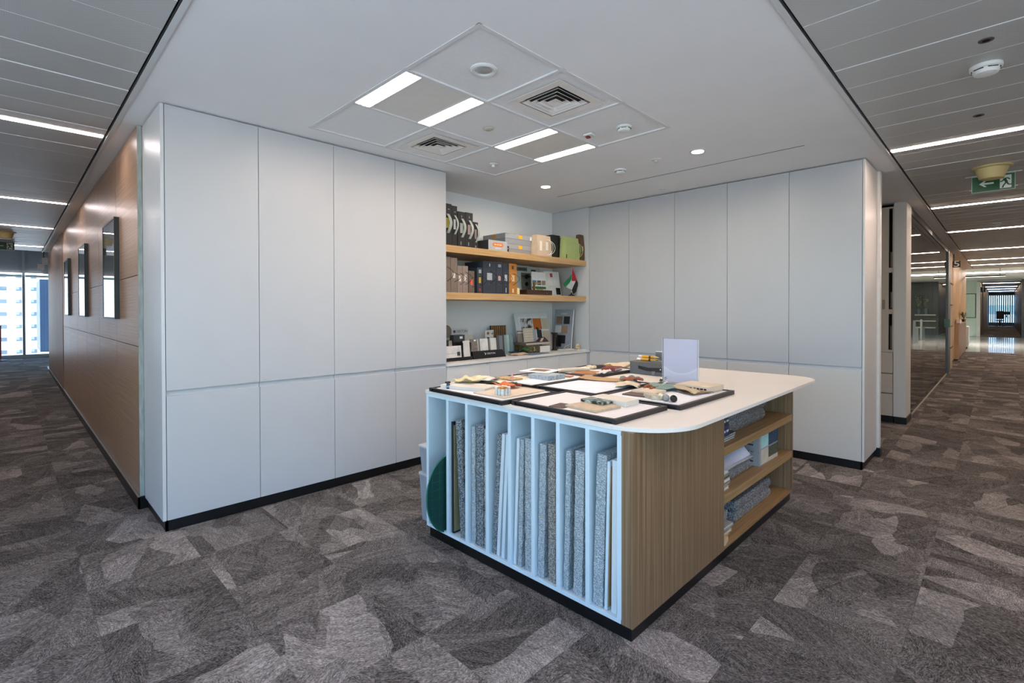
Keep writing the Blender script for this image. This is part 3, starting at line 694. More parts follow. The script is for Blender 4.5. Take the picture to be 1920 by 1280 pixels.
# ---- translucent plastic boxes stacked behind the island
PLB = clear('milky_plastic', (.78, .8, .82), rough=.2); PLS = M('#9a9ea4', .4, var=.04)
def bin_(label, z, h):
    o = thing('storage_box', label, 'storage box', (2.07, 2.725, z), group='plastic boxes stacked behind the island')
    mb = MB()
    n = 4; lo = [(-.12, -.085), (.12, -.085), (.12, .085), (-.12, .085)]
    def sec(s, zz): return [(x * s, y * s, zz) for x, y in lo]
    vs = sec(.88, 0) + sec(1., h) + sec(.98, h) + sec(.86, .004)
    fs = [(3, 2, 1, 0)] + [(i, (i + 1) % 4, 4 + (i + 1) % 4, 4 + i) for i in range(4)] + [(4 + i, 4 + (i + 1) % 4, 8 + (i + 1) % 4, 8 + i) for i in range(4)] + [(8 + i, 8 + (i + 1) % 4, 12 + (i + 1) % 4, 12 + i) for i in range(4)] + [(12, 13, 14, 15)]
    part('tub', mb.add(vs, fs), PLS, o)
    part('lid', MB().prism(rrect(-.13, .13, -.095, .095, .02), h, h + .014), M('#b9bcc0', .35, var=.03), o, bevel=.003)
bin_('grey translucent plastic box, bottom of the stack behind the island', 0, .31)
bin_('grey translucent plastic box, topmost of the stack behind the island', .326, .17)
# ================================================================== THINGS ON THE UPPER SHELF
def arch(x, y, z0, z1, out, n=10):
    return [(x + out * .35 * math.sin(PI * k / n), y - out * math.sin(PI * k / n), z0 + (z1 - z0) * k / n) for k in range(n + 1)]
def binder(label, x0, x1, z, h, mat, handle, tagc, y0=3.9, dep=.3, name='binder', extra=None, group=None, tz=.42, th=.1):
    o = thing(name, label, 'binder', (x0, y0, z), group=group)
    w_ = x1 - x0 - .001
    part('case', B(0, w_, .0, dep, 0, h), mat, o, bevel=.0015, seg=1)
    part('spine_label', B(w_ * .3, w_ * .7, -.001, 0, h * tz, h * tz + th), M(tagc, .6, var=.12, scale=60), o)
    zz0, zz1 = h * (tz - .12), h * (tz - .12) + th * 1.9
    if handle == 'strap':
        mb = MB(); n = 12; vs, fs = [], []
        for k in range(n + 1):
            a = PI * k / n; yy = -.05 * math.sin(a); zz = zz0 + (zz1 - zz0) * k / n
            vs += [(w_ * .42, yy, zz), (w_ * .72, yy, zz), (w_ * .72, yy + .004, zz), (w_ * .42, yy + .004, zz)]
        for k in range(n):
            for q in range(4): fs.append((k * 4 + q, k * 4 + (q + 1) % 4, k * 4 + 4 + (q + 1) % 4, k * 4 + 4 + q))
        part('strap_handle', mb.add(vs, fs), M('#b3bab0', .7, var=.05), o)
    elif handle == 'cord':
        part('cord_handle', MB().tube(arch(w_ * .5, 0, zz0, zz1, .075, 12), .0022, 5), M('#1a1714', .6), o)
        part('eyelets', MB().box(w_ * .5 - .004, w_ * .5 + .004, -.0015, 0, zz0 - .004, zz0 + .004).box(w_ * .5 - .004, w_ * .5 + .004, -.0015, 0, zz1 - .004, zz1 + .004), ALU, o)
    if extra:
        for (c, a, b, d, e) in extra: part('print', B(w_ * a, w_ * b, -.001, 0, h * d, h * e), M(c, .6, var=.1, scale=80), o)
    return o
BK = M('#191a1c', .55, var=.1, scale=30, bump=.1); TP = M('#7a6c60', .75, var=.1, scale=40, bump=.15); NV = M('#2b333d', .7, var=.06, scale=30, bump=.1)
sg = 'black strap binders on the upper shelf'
G = '#8d9092'
binder('black strap binder with yellow label, beside the left cabinets on the upper shelf', 2.99, 3.103, ZU, .415, BK, 'strap', '#b9ad4a', group=sg, extra=[(G, .55, .75, .86, .88)])
binder('tall black strap binder with white label, second on the upper shelf', 3.105, 3.172, ZU, .404, BK, 'strap', '#c9cbca', group=sg, extra=[(G, .4, .7, .84, .86)])
binder('black strap binder with grey label, third on the upper shelf', 3.18, 3.278, ZU, .358, BK, 'strap', '#b7bbb9', group=sg, tz=.4, extra=[(G, .45, .55, .84, .9), (G, .35, .45, .06, .16)])
binder('black strap binder with pinkish label, fourth on the upper shelf', 3.28, 3.379, ZU, .362, BK, 'strap', '#b39c9a', group=sg, tz=.38, extra=[(G, .45, .55, .84, .9), (G, .35, .45, .06, .16)])
binder('short black strap binder, last of the row on the upper shelf', 3.383, 3.45, ZU, .276, BK, 'strap', '#9b8c8a', group=sg, tz=.36, extra=[(G, .4, .6, .05, .12)])
o = thing('sample_box', 'low dark box with pale grey front and orange oval sticker on the upper shelf', 'box', (3.597, 3.9, ZU))
part('case', B(0, .282, .002, .42, 0, .115), M('#3b3d41', .6), o); part('front', B(0, .282, 0, .002, 0, .115), M('#aeb0b2', .6), o)
part('sticker', MB().prism(rrect(.06, .22, .05, .09, .018), 0, .001, Matrix(((1, 0, 0, 0), (0, 0, -1, 0), (0, 1, 0, 0), (0, 0, 0, 1)))), M('#e87722', .5), o)
part('print', B(.085, .115, -.002, -.001, .064, .076).box(.125, .15, -.002, -.001, .064, .076).box(.16, .197, -.002, -.001, .064, .076), M('#f6d9b8', .6), o); part('print', B(.1, .19, -.001, 0, .028, .034), M('#e0e0e0', .6), o)
GB = M('#8f9195', .6, var=.03); YS = M('#f2b020', .5)
for k in range(2):
    z = ZU + k * .118
    o = thing('archive_box', ('grey lidded archive box with yellow sticker, bottom of the stack on the upper shelf', 'grey lidded archive box with yellow sticker, top of the stack on the upper shelf')[k], 'box', (3.932, 3.985, z), group='grey archive boxes stacked on the upper shelf')
    part('body', B(.003, .497, .003, .37, 0, .06), GB, o); part('lid', B(0, .5, 0, .373, .0605, .1165), M('#9b9da1', .6, var=.03), o, bevel=.001, seg=1)
    part('sticker', B(.215, .28, -.001, 0, .07, .108), YS, o)
    if k: part('paper_label', B(.41, .49, -.001, 0, .066, .11), PAPER, o); part('side_sticker', B(-.001, 0, .15, .21, .07, .108), M('#c78a1c', .5), o)
o = thing('thin_case', 'narrow black case wedged between grey boxes on the upper shelf', 'case', (3.884, 3.92, ZU)); part('case', B(0, .044, 0, .3, 0, .075), BK, o, bevel=.002); part('clasp', B(.015, .03, -.002, 0, .04, .055), ALU, o)
def paperbag(label, x0, x1, y0, y1, h, mat, cordc, z=ZU, name='gift_bag', loops=1, prints=()):
    o = thing(name, label, 'bag', ((x0 + x1) / 2, y0, z), (0, 0, 0)); w_ = x1 - x0; d = y1 - y0
    vs = [(-w_ / 2, 0, 0), (w_ / 2, 0, 0), (w_ / 2, d, 0), (-w_ / 2, d, 0), (-w_ / 2, .0, h * .5), (w_ / 2, 0, h * .5), (w_ / 2 - .008, d, h * .5), (-w_ / 2 + .008, d, h * .5), (-w_ / 2 + .002, d * .2, h), (w_ / 2 - .002, d * .2, h * .985), (w_ / 2 - .01, d * .8, h * .99), (-w_ / 2 + .008, d * .8, h)]
    fs = [(3, 2, 1, 0)] + [(a * 4 + i, a * 4 + (i + 1) % 4, a * 4 + 4 + (i + 1) % 4, a * 4 + 4 + i) for a in range(2) for i in range(4)] + [(8, 9, 10, 11)]
    part('bag_body', MB().add(vs, fs), mat, o)
    if cordc:
        for k in range(loops):
            s = .3 + .12 * k
            path = [(w_ * s * math.cos(PI * (.5 - t / 14.)) * 1.25 + .02, -.012 - .02 * math.sin(PI * t / 14.), h * .42 + h * .36 * math.cos(PI * t / 14.)) for t in range(15)]
            part('cord_handle', MB().tube(path, .003, 6), M(cordc, .6), o)
    for (c, a, b, d0, e0) in prints: part('print', B(-w_ / 2 + w_ * a, -w_ / 2 + w_ * b, -.001, 0, h * d0, h * e0), M(c, .6), o)
    return o
paperbag('cream paper bag with white rope handle on the upper shelf', 4.35, 4.605, 3.87, 3.98, .252, M('#cdb69c', .75, var=.05), '#e9e6df', loops=2, prints=[('#e9e4da', .15, .3, .25, .7), ('#e9e4da', .58, .74, .3, .68)])
o = thing('flat_box', 'upright black box behind the cream bag on the upper shelf', 'box', (4.76, 3.99, ZU)); part('case', B(0, .15, 0, .2, 0, .30), BK, o, bevel=.002); part('lid_seam', B(-.001, .151, -.001, .201, .2, .203), M('#050505', .6), o)
o = thing('flat_box', 'upright silver box between black box and green bag on the upper shelf', 'box', (4.925, 4.0, ZU)); part('case', B(0, .1, 0, .2, 0, .285), M('#b3bac4', .3, .5), o, bevel=.002); part('groove', B(.048, .052, -.001, 0, 0, .285), M('#7d8794', .4), o)
paperbag('lime green paper bag with cord handle on the upper shelf', 4.88, 5.16, 3.87, 3.975, .283, M('#a9b878', .7, var=.04), '#b8c78a', loops=2, prints=[('#20261a', .02, .08, .03, .2)])
paperbag('crumpled brown paper bag at the wall end of the upper shelf', 5.172, 5.262, 3.865, 3.96, .335, M('#5f4630', .75, var=.15, bump=.4, bscale=30), None, prints=[('#b59d7e', .4, .7, .35, .55)])
# ================================================================== THINGS ON THE LOWER SHELF
tg = 'taupe cord binders on the lower shelf'
binder('tall taupe cord binder beside the left cabinets on the lower shelf', 2.99, 3.085, ZL, .352, TP, 'cord', '#7a6c60', group=tg, th=.08)
binder('tall taupe cord binder with white label, second on the lower shelf', 3.087, 3.17, ZL, .347, TP, 'cord', '#d5d0c8', group=tg, th=.05)
TP2 = M('#8b7a70', .75, var=.1, scale=40, bump=.15)
binder('pinkish taupe binder with blank pale label, third on the lower shelf', 3.172, 3.237, ZL, .273, TP2, 'cord', '#e6d5c8', group=tg, th=.062)
binder('pinkish taupe binder with torn white label, fourth on the lower shelf', 3.239, 3.312, ZL, .275, TP2, 'cord', '#cfc5bd', group=tg, th=.07)
binder('short brown binder with red label on the lower shelf', 3.32, 3.399, ZL, .229, M('#63564a', .75, var=.1), 'cord', '#e2573c', th=.06, tz=.36)
binder('small slate blue binder with yellow and red labels on the lower shelf', 3.437, 3.51, ZL, .27, NV, 'cord', '#c9a52e', th=.06, tz=.4, extra=[('#9aa0a4', .3, .75, .78, .92), ('#b0263a', .35, .65, .08, .2)])
binder('wide slate blue binder with grey label on the lower shelf', 3.519, 3.707, ZL, .345, NV, 'cord', '#aab0b4', th=.075, extra=[('#d8dcdf', .48, .53, .84, .93)])
binder('slate blue binder with pink label on the lower shelf', 3.709, 3.808, ZL, .345, NV, 'cord', '#c29a96', th=.05, extra=[('#8f979d', .3, .75, .84, .93)])
binder('slate blue binder with torn white label beside the wood-coloured binder', 3.81, 3.905, ZL, .343, NV, 'cord', '#b9bec2', th=.07, extra=[('#d8dcdf', .48, .56, .05, .2)])
binder('wood-coloured orange binder on the lower shelf', 3.907, 4.031, ZL, .342, wood('orange_wood', '#93601f', '#ad7430', '#bd8743', 'x', 40), 'cord', '#e2c292', th=.07, extra=[('#5c3c18', .35, .6, .82, .93), ('#e5cda6', .4, .6, .05, .18)])
o = thing('small_book', 'small yellow booklet at the foot of the orange binder', 'book', (4.034, 3.9, ZL)); part('cover', B(0, .042, 0, .2, 0, .074), M('#d8bd6e', .7), o); part('pages', B(.004, .038, -.001, .0, .004, .07), M('#e9d9a2', .8), o)
o = thing('hardware_display', 'clear display board with grey door lock plate and dark name strip', 'display', (4.344, 4.2, ZL), (-.06, 0, 0))
part('board', B(0, .263, 0, .006, 0, .375), M('#a9b8b4', .15, var=.03), o); part('name_strip', B(.005, .2, -.002, 0, .305, .352), M('#4b4d50', .4), o)
part('print', B(.05, .11, -.003, -.002, .322, .334).box(.12, .18, -.003, -.002, .322, .334), M('#1c1d1f', .5), o); lp = part('lock_plate', B(.085, .24, -.012, 0, .02, .285), M('#7e807e', .35, .7), o)
part('handle', MB().lathe([(.026, 0), (.026, .012), (.012, .02), (.012, .034)], 20, Matrix.Translation((.165, -.012, .235)) @ Matrix.Rotation(PI / 2, 4, 'X')).box(.06, .27, -.05, -.042, .23, .238), M('#121314', .3, .4), lp)
part('key_cover', MB().lathe([(.026, 0), (.026, .008), (.02, .01)], 20, Matrix.Translation((.165, -.012, .145)) @ Matrix.Rotation(PI / 2, 4, 'X')), M('#121314', .3, .4), lp)
o = thing('name_board', 'pale board with dark heading leaning behind the brochure', 'board', (4.615, 4.27, ZL), (-.08, 0, 0)); part('board', B(0, .26, 0, .008, 0, .37), M('#a9b4ae', .5), o); part('print', B(.085, .175, -.001, 0, .32, .342), M('#33383a', .6), o); part('print', B(.06, .2, -.001, 0, .285, .296), M('#4a5052', .6), o)
o = thing('brochure', 'upright brochure with photos and green band on the lower shelf', 'brochure', (4.503, 4.09, ZL), (-.05, 0, 0)); part('cover', B(0, .255, 0, .012, .0, .295), M('#dfe2e2', .5), o)
for k, c in enumerate(('#3f6d92', '#41464a', '#8d7f73')): part('photo', B(.01 + k * .085, .08 + k * .085, -.001, 0, .135, .19), M(c, .5, var=.5, scale=60), o)
part('band', B(0, .255, -.0012, 0, .085, .115), M('#14683a', .5), o); part('photo', B(.075, .2, -.001, 0, .06, .09), M('#b4985f', .5, var=.3, scale=70), o); part('drawing', B(.02, .24, -.001, 0, .0, .055), M('#d3d8d2', .6, var=.2, scale=120), o)
o = thing('switch_board', 'white leaning sample board with switch plates and small red emblem', 'board', (4.84, 4.15, ZL), (-.16, 0, 0)); part('board', B(0, .3, 0, .01, 0, .33), M('#e3e4e2', .5), o)
part('emblem', B(.115, .165, -.001, 0, .255, .305), M('#b5505a', .5), o)
for k, (a, b, c, d) in enumerate(((.05, .15, .14, .23), (.17, .27, .14, .23), (.06, .16, .03, .12))): part('switch_plate', B(a, b, -.006, 0, c, d), M('#eceded', .35), o, bevel=.002)
part('dark_plate', B(.2, .285, -.006, 0, .025, .115), M('#15171a', .25), o, bevel=.002)
o = thing('wooden_tray', 'low dark brown wooden box in front of the brochure on the lower shelf', 'box', (4.235, 3.93, ZL)); part('box', B(0, .45, 0, .12, 0, .062), wood('dark_wood', '#2b1712', '#3d241b', '#4d3125', 'x', 40), o, bevel=.002); part('lid_line', B(-.001, .451, -.001, .121, .044, .046), M('#160c09', .6), o); part('stud', MB().lathe([(.007, 0), (.007, .004), (.003, .006)], 12, Matrix.Translation((.35, 0, .025)) @ Matrix.Rotation(PI / 2, 4, 'X')), CHROME, o)
o = thing('brass_bracket', 'small brass bracket sample standing on the dark wooden box', 'sample', (4.4, 3.96, ZL + .0625)); part('upright', B(0, .01, 0, .03, 0, .09), M('#b9964f', .3, .8), o); part('arm', B(.01, .12, 0, .03, .078, .09), M('#b9964f', .3, .8), o)
# table flag on a small stand: red hoist band, green, white and black stripes
o = thing('table_flag', 'small table flag with red, green, white and black bands on a stand', 'flag', (5.14, 3.985, ZL))
part('stand', MB().lathe([(.045, 0), (.045, .012), (.012, .03), (.008, .05)], 20), BK, o, smooth=True)
part('pole', MB().tube([(0, 0, .03), (.012, 0, .375)], .0035, 8), M('#d9d9d4', .3), o)
def flag(name, mat, poly):
    part(name, MB().prism(poly, 0, .0025, Matrix(((1, 0, 0, 0), (0, 0, 1, -.006), (0, 1, 0, 0), (0, 0, 0, 1)))), mat, o)
flag('red_band', M('#b11226', .7, var=.15, scale=25), [(.01, .37), (.0, .2), (.08, .2), (.105, .22), (.06, .30)])
flag('black_band', M('#141416', .7, var=.15, scale=25), [(.08, .2), (.105, .22), (.14, .165), (.09, .06), (.03, .03), (.0, .08)])
flag('white_band', M('#d7d9d8', .7, var=.06, scale=25), [(.0, .2), (.08, .2), (.0, .085)])
flag('green_band', M('#0f7a44', .7, var=.12, scale=25), [(-.005, .29), (-.03, .26), (-.18, .155), (-.14, .115), (-.05, .17), (-.008, .22)])
flag('white_fold', M('#c9cccb', .7, var=.06, scale=25), [(-.008, .22), (-.05, .17), (-.12, .118), (-.06, .10), (-.006, .09)])
# ================================================================== THINGS ON THE WORKTOP
MARB = spots('white_marble', '#e6e3de', '#c9c4bb', 9, .42, .72, .25); GRANT = spots('brown_stone', '#6d665f', '#8a8178', 60, .4, .6, .6)
def tile(label, x0, x1, z0, z1, y, mat, name='tile_sample', th=.012, lean=-.12, group=None, logo=False, cat='tile'):
    o = thing(name, label, cat, (x0, y, z0), (lean, 0, 0), group)
    part('face', B(0, x1 - x0, 0, th, 0, z1 - z0), mat, o, bevel=.001, seg=1)
    if logo:
        part('label', B((x1 - x0) * .72, (x1 - x0) * .9, -.001, 0, .02, .06), M('#2c3236', .5), o); part('line', B(0, x1 - x0, -.001, 0, .045, .047), M('#5c6468', .5), o)
    return o
o = thing('tile_rack', 'black metal tile rack beside the left cabinets on the worktop', 'rack', (2.985, 3.955, ZW)); part('base', B(0, .43, 0, .2, 0, .03), BLACK, o); part('rail', B(0, .43, -.006, 0, .03, .036), DARKM, o); part('upright', B(.0, .012, .02, .2, .03, .16).box(.308, .32, .02, .2, .03, .18).box(.42, .43, .02, .2, .03, .18), BLACK, o)
tg = 'tile samples in the racks'
tile('wide white marble tile with round dark logo in the black rack', 3.075, 3.285, ZW + .031, ZW + .155, 3.97, MARB, group=tg, logo=True)
tile('tall off-white tile in the black rack beside the wide tile', 3.316, 3.402, ZW + .031, ZW + .2, 3.97, M('#d8d4cc', .4, var=.06), group=tg)
tile('dark grey tile standing behind the white tiles', 3.15, 3.24, ZW + .031, ZW + .2, 4.12, M('#32353b', .4, var=.2, scale=20), group=tg)
tile('weathered grey tile behind the tall off-white tile', 3.245, 3.288, ZW + .031, ZW + .2, 4.12, spots('weathered', '#c9c2b6', '#8a8378', 14, .4, .6), group=tg)
o = thing('tile_tray', 'black sloped display tray with white lettering on the worktop', 'display tray', (3.43, 3.95, ZW))
part('front', MB().add([(0, 0, 0), (.48, 0, 0), (.465, .05, .08), (.02, .05, .08), (0, .3, 0), (.48, .3, 0), (.465, .3, .03), (.02, .3, .03)], [(0, 1, 2, 3), (4, 7, 6, 5), (0, 4, 5, 1), (3, 2, 6, 7), (0, 3, 7, 4), (1, 5, 6, 2)]), BLACK, o)
text('DEKTON', .03, M('#d9dcdc', .5), o, (.27, .022, .047), (PI / 2 - .56, 0, 0)); part('arrow_mark', MB().add([(.17, .011, .03), (.195, .022, .047), (.17, .033, .064), (.178, .022, .047)], [(0, 1, 2, 3)]), M('#d9dcdc', .5), o, (0, -.003, .002))
tile('dark textured brown tile with white tag in the sloped tray', 3.465, 3.56, ZW + .031, ZW + .21, 4.03, GRANT, group=tg)
part('tag', B(.05, .08, -.001, 0, .155, .17), PAPER, bpy.data.objects['tile_sample.004'])
for k, (x, m_, n_) in enumerate(((3.566, '#bfb8aa', 'first thin edge tile after the dark tile'), (3.584, '#7d766c', 'second thin edge tile after the dark tile'))): tile(n_, x, x + .014, ZW + .031, ZW + .205, 4.03, M(m_, .5), group=tg)
tile('white veined marble tile in the middle of the sloped tray', 3.604, 3.72, ZW + .031, ZW + .208, 4.03, MARB, group=tg)
for k, (x, m_, n_) in enumerate(((3.724, '#5c5750', 'thin dark edge tile beside the marble tile'), (3.74, '#8f887e', 'thin grey edge tile beside the plain white tile'))): tile(n_, x, x + .013, ZW + .031, ZW + .205, 4.03, M(m_, .5), group=tg)
tile('plain white tile at the end of the sloped tray', 3.757, 3.845, ZW + .031, ZW + .21, 4.03, M('#dcd9d3', .4, var=.05), group=tg)
o = thing('acrylic_header', 'clear acrylic header with dark lettering behind the tile tray', 'sign', (3.37, 4.25, ZW)); part('sheet', B(0, .24, 0, .004, 0, .32), ACRYL, o); text('DEKTON', .04, M('#3a4347', .5), o, (.14, -.002, .285)); part('mark', MB().lathe([(.016, 0), (.016, .001)], 16, Matrix.Translation((.04, 0, .285)) @ Matrix.Rotation(PI / 2, 4, 'X')), M('#3a4347', .5), o)
o = thing('sample_holder', 'dark slab holder in front of the acrylic header', 'holder', (3.34, 4.17, ZW)); part('body', B(0, .15, 0, .07, 0, .25), M('#3c4044', .5), o); part('tag', B(.08, .12, -.001, 0, .21, .235), PAPER, o)
tile('pale sage tile behind the sloped tray', 3.51, 3.64, ZW, ZW + .245, 4.2, M('#b9bcae', .5), lean=0, group=tg)
o = thing('round_display', 'round bronze disc display half hidden by the left cabinets', 'display', (3.275, 4.225, ZW)); part('stem', MB().tube([(0, 0, 0), (0, 0, .24)], .005), DARKM, o); part('disc', MB().lathe([(.066, 0), (.07, .006), (.066, .014)], 28, Matrix.Translation((0, 0, .29)) @ Matrix.Rotation(PI / 2, 4, 'X')), M('#7d776b', .4, .5), o, smooth=True); part('foot', MB().lathe([(.05, 0), (.05, .008)], 20), DARKM, o)
o = thing('knob_plate', 'small white plate with brass and chrome knobs behind the tiles', 'display', (3.87, 4.255, ZW)); part('plate', B(0, .13, 0, .008, 0, .285), M('#d3d4d0', .4), o)
for a, b, m_ in ((.04, .25, M('#a67f4c', .3, .8)), (.1, .25, CHROME), (.04, .19, M('#3c3b39', .3, .6)), (.1, .19, M('#bdbbb5', .4))): part('knob', MB().lathe([(.016, 0), (.016, .01), (.01, .014)], 16, Matrix.Translation((a, 0, b)) @ Matrix.Rotation(PI / 2, 4, 'X')), m_, o, smooth=True)
o = thing('slat_sample', 'upright sample panel with brown and black vertical slats', 'panel', (4.013, 4.3, ZW), (-.05, 0, 0)); part('backing', B(0, .262, .008, .016, 0, .335), M('#1c1613', .7), o)
for k in range(8): part('slat', B(.012 + k * .0315, .029 + k * .0315, 0, .008, 0, .335), M('#8a6840', .5, var=.15, scale=30, stretch=(1, 1, .1)), o)
GLS = clear('tinted_glass', (.62, .72, .72)); 
for k, (x, dx, zt, c) in enumerate(((4.0, .05, .225, M('#7c8486', .2, .3)), (4.055, .022, .23, M('#4b4945', .3)), (4.08, .03, .225, M('#8b9b9b', .12)), (4.115, .045, .23, M('#9db5b3', .08)), (4.165, .06, .225, M('#6f8a88', .08)))):
    o = thing('glass_sample', ('grey glass sample plate beside the slat panel', 'dark edge glass sample behind the tile tray', 'pale grey glass sample plate in the glass group', 'light aqua glass sample plate in the glass group', 'deep aqua glass sample plate beside the moodboard')[k], 'glass sample', (x, 4.14, ZW), (-.08, 0, 0), group='glass sample plates on the worktop')
    part('sheet', B(0, dx, 0, .05, 0, zt), c, o, bevel=.001, seg=1)
# moodboard leaning against the back wall
o = thing('moodboard', 'large white moodboard with material samples leaning at the back wall', 'moodboard', (4.41, 4.22, ZW + .003), (-.2, 0, 0))
part('board', B(0, .62, 0, .012, 0, .485), M('#d2d7da', .5), o); part('mount', B(.06, .6, -.003, 0, .02, .44), M('#dfe2e3', .6), o)
for x0, x1, z0, z1, m_ in ((.085, .3, .27, .415, spots('photo_print', '#1e1f22', '#c9cacb', 16, .42, .56)), (.315, .475, .27, .415, M('#b5651d', .6, var=.15, scale=50, stretch=(1, 1, .1))), (.49, .605, .27, .415, M('#bdb9a2', .7)), (.09, .25, .05, .25, M('#dcdedd', .7)), (.47, .6, .05, .25, M('#c3bba6', .7, var=.1))):
    part('sample_card', B(x0, x1, -.006, -.003, z0, z1), m_, o)
# stack of books and fabrics before the moodboard
def slab(name, label, cat, x0, x1, y0, y1, z0, z1, mat, rz=0., group=None, sub=None, bevel=.002):
    o = thing(name, label, cat, ((x0 + x1) / 2, (y0 + y1) / 2, z0), (0, 0, rz), group)
    a, b = (x1 - x0) / 2, (y1 - y0) / 2
    if sub:
        e = min(.004, (z1 - z0) * .15)
        part('cover', B(-a, a, -b, b, 0, e).box(-a, a, -b, b, z1 - z0 - e, z1 - z0).box(-a, -a + .003, -b, b, e, z1 - z0 - e), mat, o); part(sub[0], B(-a + .003, a - .004, -b + .003, b - .004, e, z1 - z0 - e), sub[1], o)
    else: part('slab', B(-a, a, -b, b, 0, z1 - z0), mat, o, bevel=bevel, seg=2)
    return o
o = slab('pattern_box', 'olive patterned box with number lettering before the moodboard', 'box', 4.30, 4.52, 3.99, 4.2, ZW, ZW + .098, spots('olive_pattern', '#5d5430', '#2f2c1c', 25, .4, .6)); text('3.', .07, M('#d8cd9c', .5), o, (.02, -.107, .05)); text('2', .07, M('#8d8455', .5), o, (-.05, -.107, .05))
slab('sample_book', 'thick book with white pages on the worktop, spine hidden', 'book', 4.525, 4.72, 3.99, 4.2, ZW, ZW + .083, M('#8d8577', .6), sub=('pages', M('#e3dfd6', .8, var=.08, scale=4, stretch=(1, 1, 90))))
slab('sample_book', 'flat ring-bound sample book lying on the patterned box', 'book', 4.28, 4.72, 4.0, 4.2, ZW + .0985, ZW + .128, M('#5b5148', .6), rz=.02, sub=('pages', M('#c9bfae', .8)))
o = thing('swatch_card', 'beige ribbed swatch card standing before the moodboard', 'swatch', (4.4, 4.12, ZW + .1285), (-.15, 0, 0)); part('card', B(0, .16, 0, .018, 0, .17), M('#c6bda9', .8), o)
for k in range(5): part('rib', B(0, .16, -.002, 0, .02 + k * .032, .024 + k * .032), M('#9a917e', .8), o)
o = thing('swatch_card', 'taupe swatch card behind the beige ribbed card', 'swatch', (4.33, 4.165, ZW + .1285), (-.12, 0, 0)); part('card', B(0, .1, 0, .012, 0, .14), M('#7d756c', .8, var=.1), o); part('tape', B(0, .1, -.001, 0, .11, .118), PAPER, o)
o = thing('swatch_card', 'grey-blue felt swatch beside the beige ribbed card', 'swatch', (4.57, 4.14, ZW + .1285), (-.15, 0, 0)); part('felt', B(0, .085, 0, .02, 0, .15), M('#9aa3ab', .9, var=.15, scale=60, bump=.3), o); part('edge', B(.07, .085, -.001, 0, 0, .15), M('#c3c8cc', .8), o)
o = thing('swatch_card', 'black square swatch propped beside the grey felt', 'swatch', (4.67, 4.16, ZW + .175), (-.25, .1, 0)); part('card', B(0, .095, 0, .01, 0, .105), M('#14161a', .6), o); part('clip', B(.01, .04, -.004, .014, .1, .13), M('#27331f', .7), o)
o = thing('leather_swatch', 'dark plum leather swatch folded on the sample books', 'swatch', (4.68, 4.1, ZW + .1285)); part('fold', MB().add([(-.07, -.06, 0), (.07, -.06, 0), (.07, .04, 0), (-.07, .04, 0), (0, -.05, .055), (.01, .03, .05)], [(0, 3, 2, 1), (0, 1, 4), (1, 2, 5, 4), (2, 3, 5), (3, 0, 4, 5)]), M('#43242a', .6, var=.1), o); part('lining', MB().add([(-.1, -.058, .001), (-.06, -.062, .001), (-.01, -.05, .05), (-.04, -.03, .04)], [(0, 1, 2, 3)]), M('#cbb7a3', .7), o)
def cloth(label, cx, cy, w_, d_, z, mat, rz=0., amp=.008, seed=1, th=.004, name='fabric_swatch', folds=None, hem=None, fold=0.):
    o = thing(name, label, 'fabric', (cx, cy, z), (0, 0, rz)); r = random.Random(seed); ph = [r.uniform(0, 6) for _ in range(4)]; fr = [r.uniform(4, 9) for _ in range(4)]
    def fn(u, v):
        h = amp * .7 * (.5 + .5 * math.sin(fr[0] * u + ph[0] + 2 * math.sin(fr[1] * v + ph[1]))) + amp * .5 * (.5 + .5 * math.sin(fr[2] * v + ph[2] + fr[3] * u))
        if fold: h += fold * .45 * max(0., math.sin(PI * v)) ** .6
        return ((u - .5) * w_ * (1 + .06 * math.sin(5 * v + ph[3])), (v - .5) * d_ * (1 + .06 * math.sin(4 * u + ph[1])), h + th)
    part('cloth', MB().grid(12, 10, fn, th), mat, o, smooth=True)
    if hem: part('underside', MB().grid(6, 3, lambda u, v: ((u - .5) * w_ * .9, -d_ * .5 + (v - .5) * d_ * .12, th + amp * .6 + .002 * math.sin(6 * u)), th * .8), hem, o, smooth=True)
    return o
cloth('folded beige fabric at the end of the sloped tray on the worktop', 4.12, 3.97, .24, .12, ZW + .001, M('#c9b08c', .9, var=.08, bump=.3), .1, .01, 3, fold=.025)
cloth('flat blue-grey fabric at the front of the worktop', 4.36, 3.9, .36, .13, ZW + .001, M('#6b7a90', .9, var=.25, scale=40, bump=.3), .06, .006, 4)
cloth('navy folded fabric beside the olive box', 4.22, 4.11, .17, .14, ZW + .001, M('#1f3a5c', .85, var=.15), 0, .014, 5, fold=.03)
cloth('glossy green folded fabric beside the navy fabric', 4.255, 4.0, .07, .09, ZW + .035, M('#1d5a32', .4, var=.3, scale=20), .3, .02, 6, fold=.03)
o = thing('metal_column', 'small black and bronze column sample on the worktop', 'sample', (4.93, 4.1, ZW)); part('shaft', MB().lathe([(.03, .012), (.026, .03), (.026, .19), (.03, .205)], 20), M('#4d4038', .25, .8), o, smooth=True); part('cap', MB().lathe([(.034, .205), (.045, .222), (.045, .228)], 20), BK, o, smooth=True); part('foot', MB().lathe([(.04, 0), (.04, .012)], 20), BK, o)
for a in range(2): part('post', B(-.038 + a * .07, -.032 + a * .07, -.03, -.024, .012, .206), BK, o)
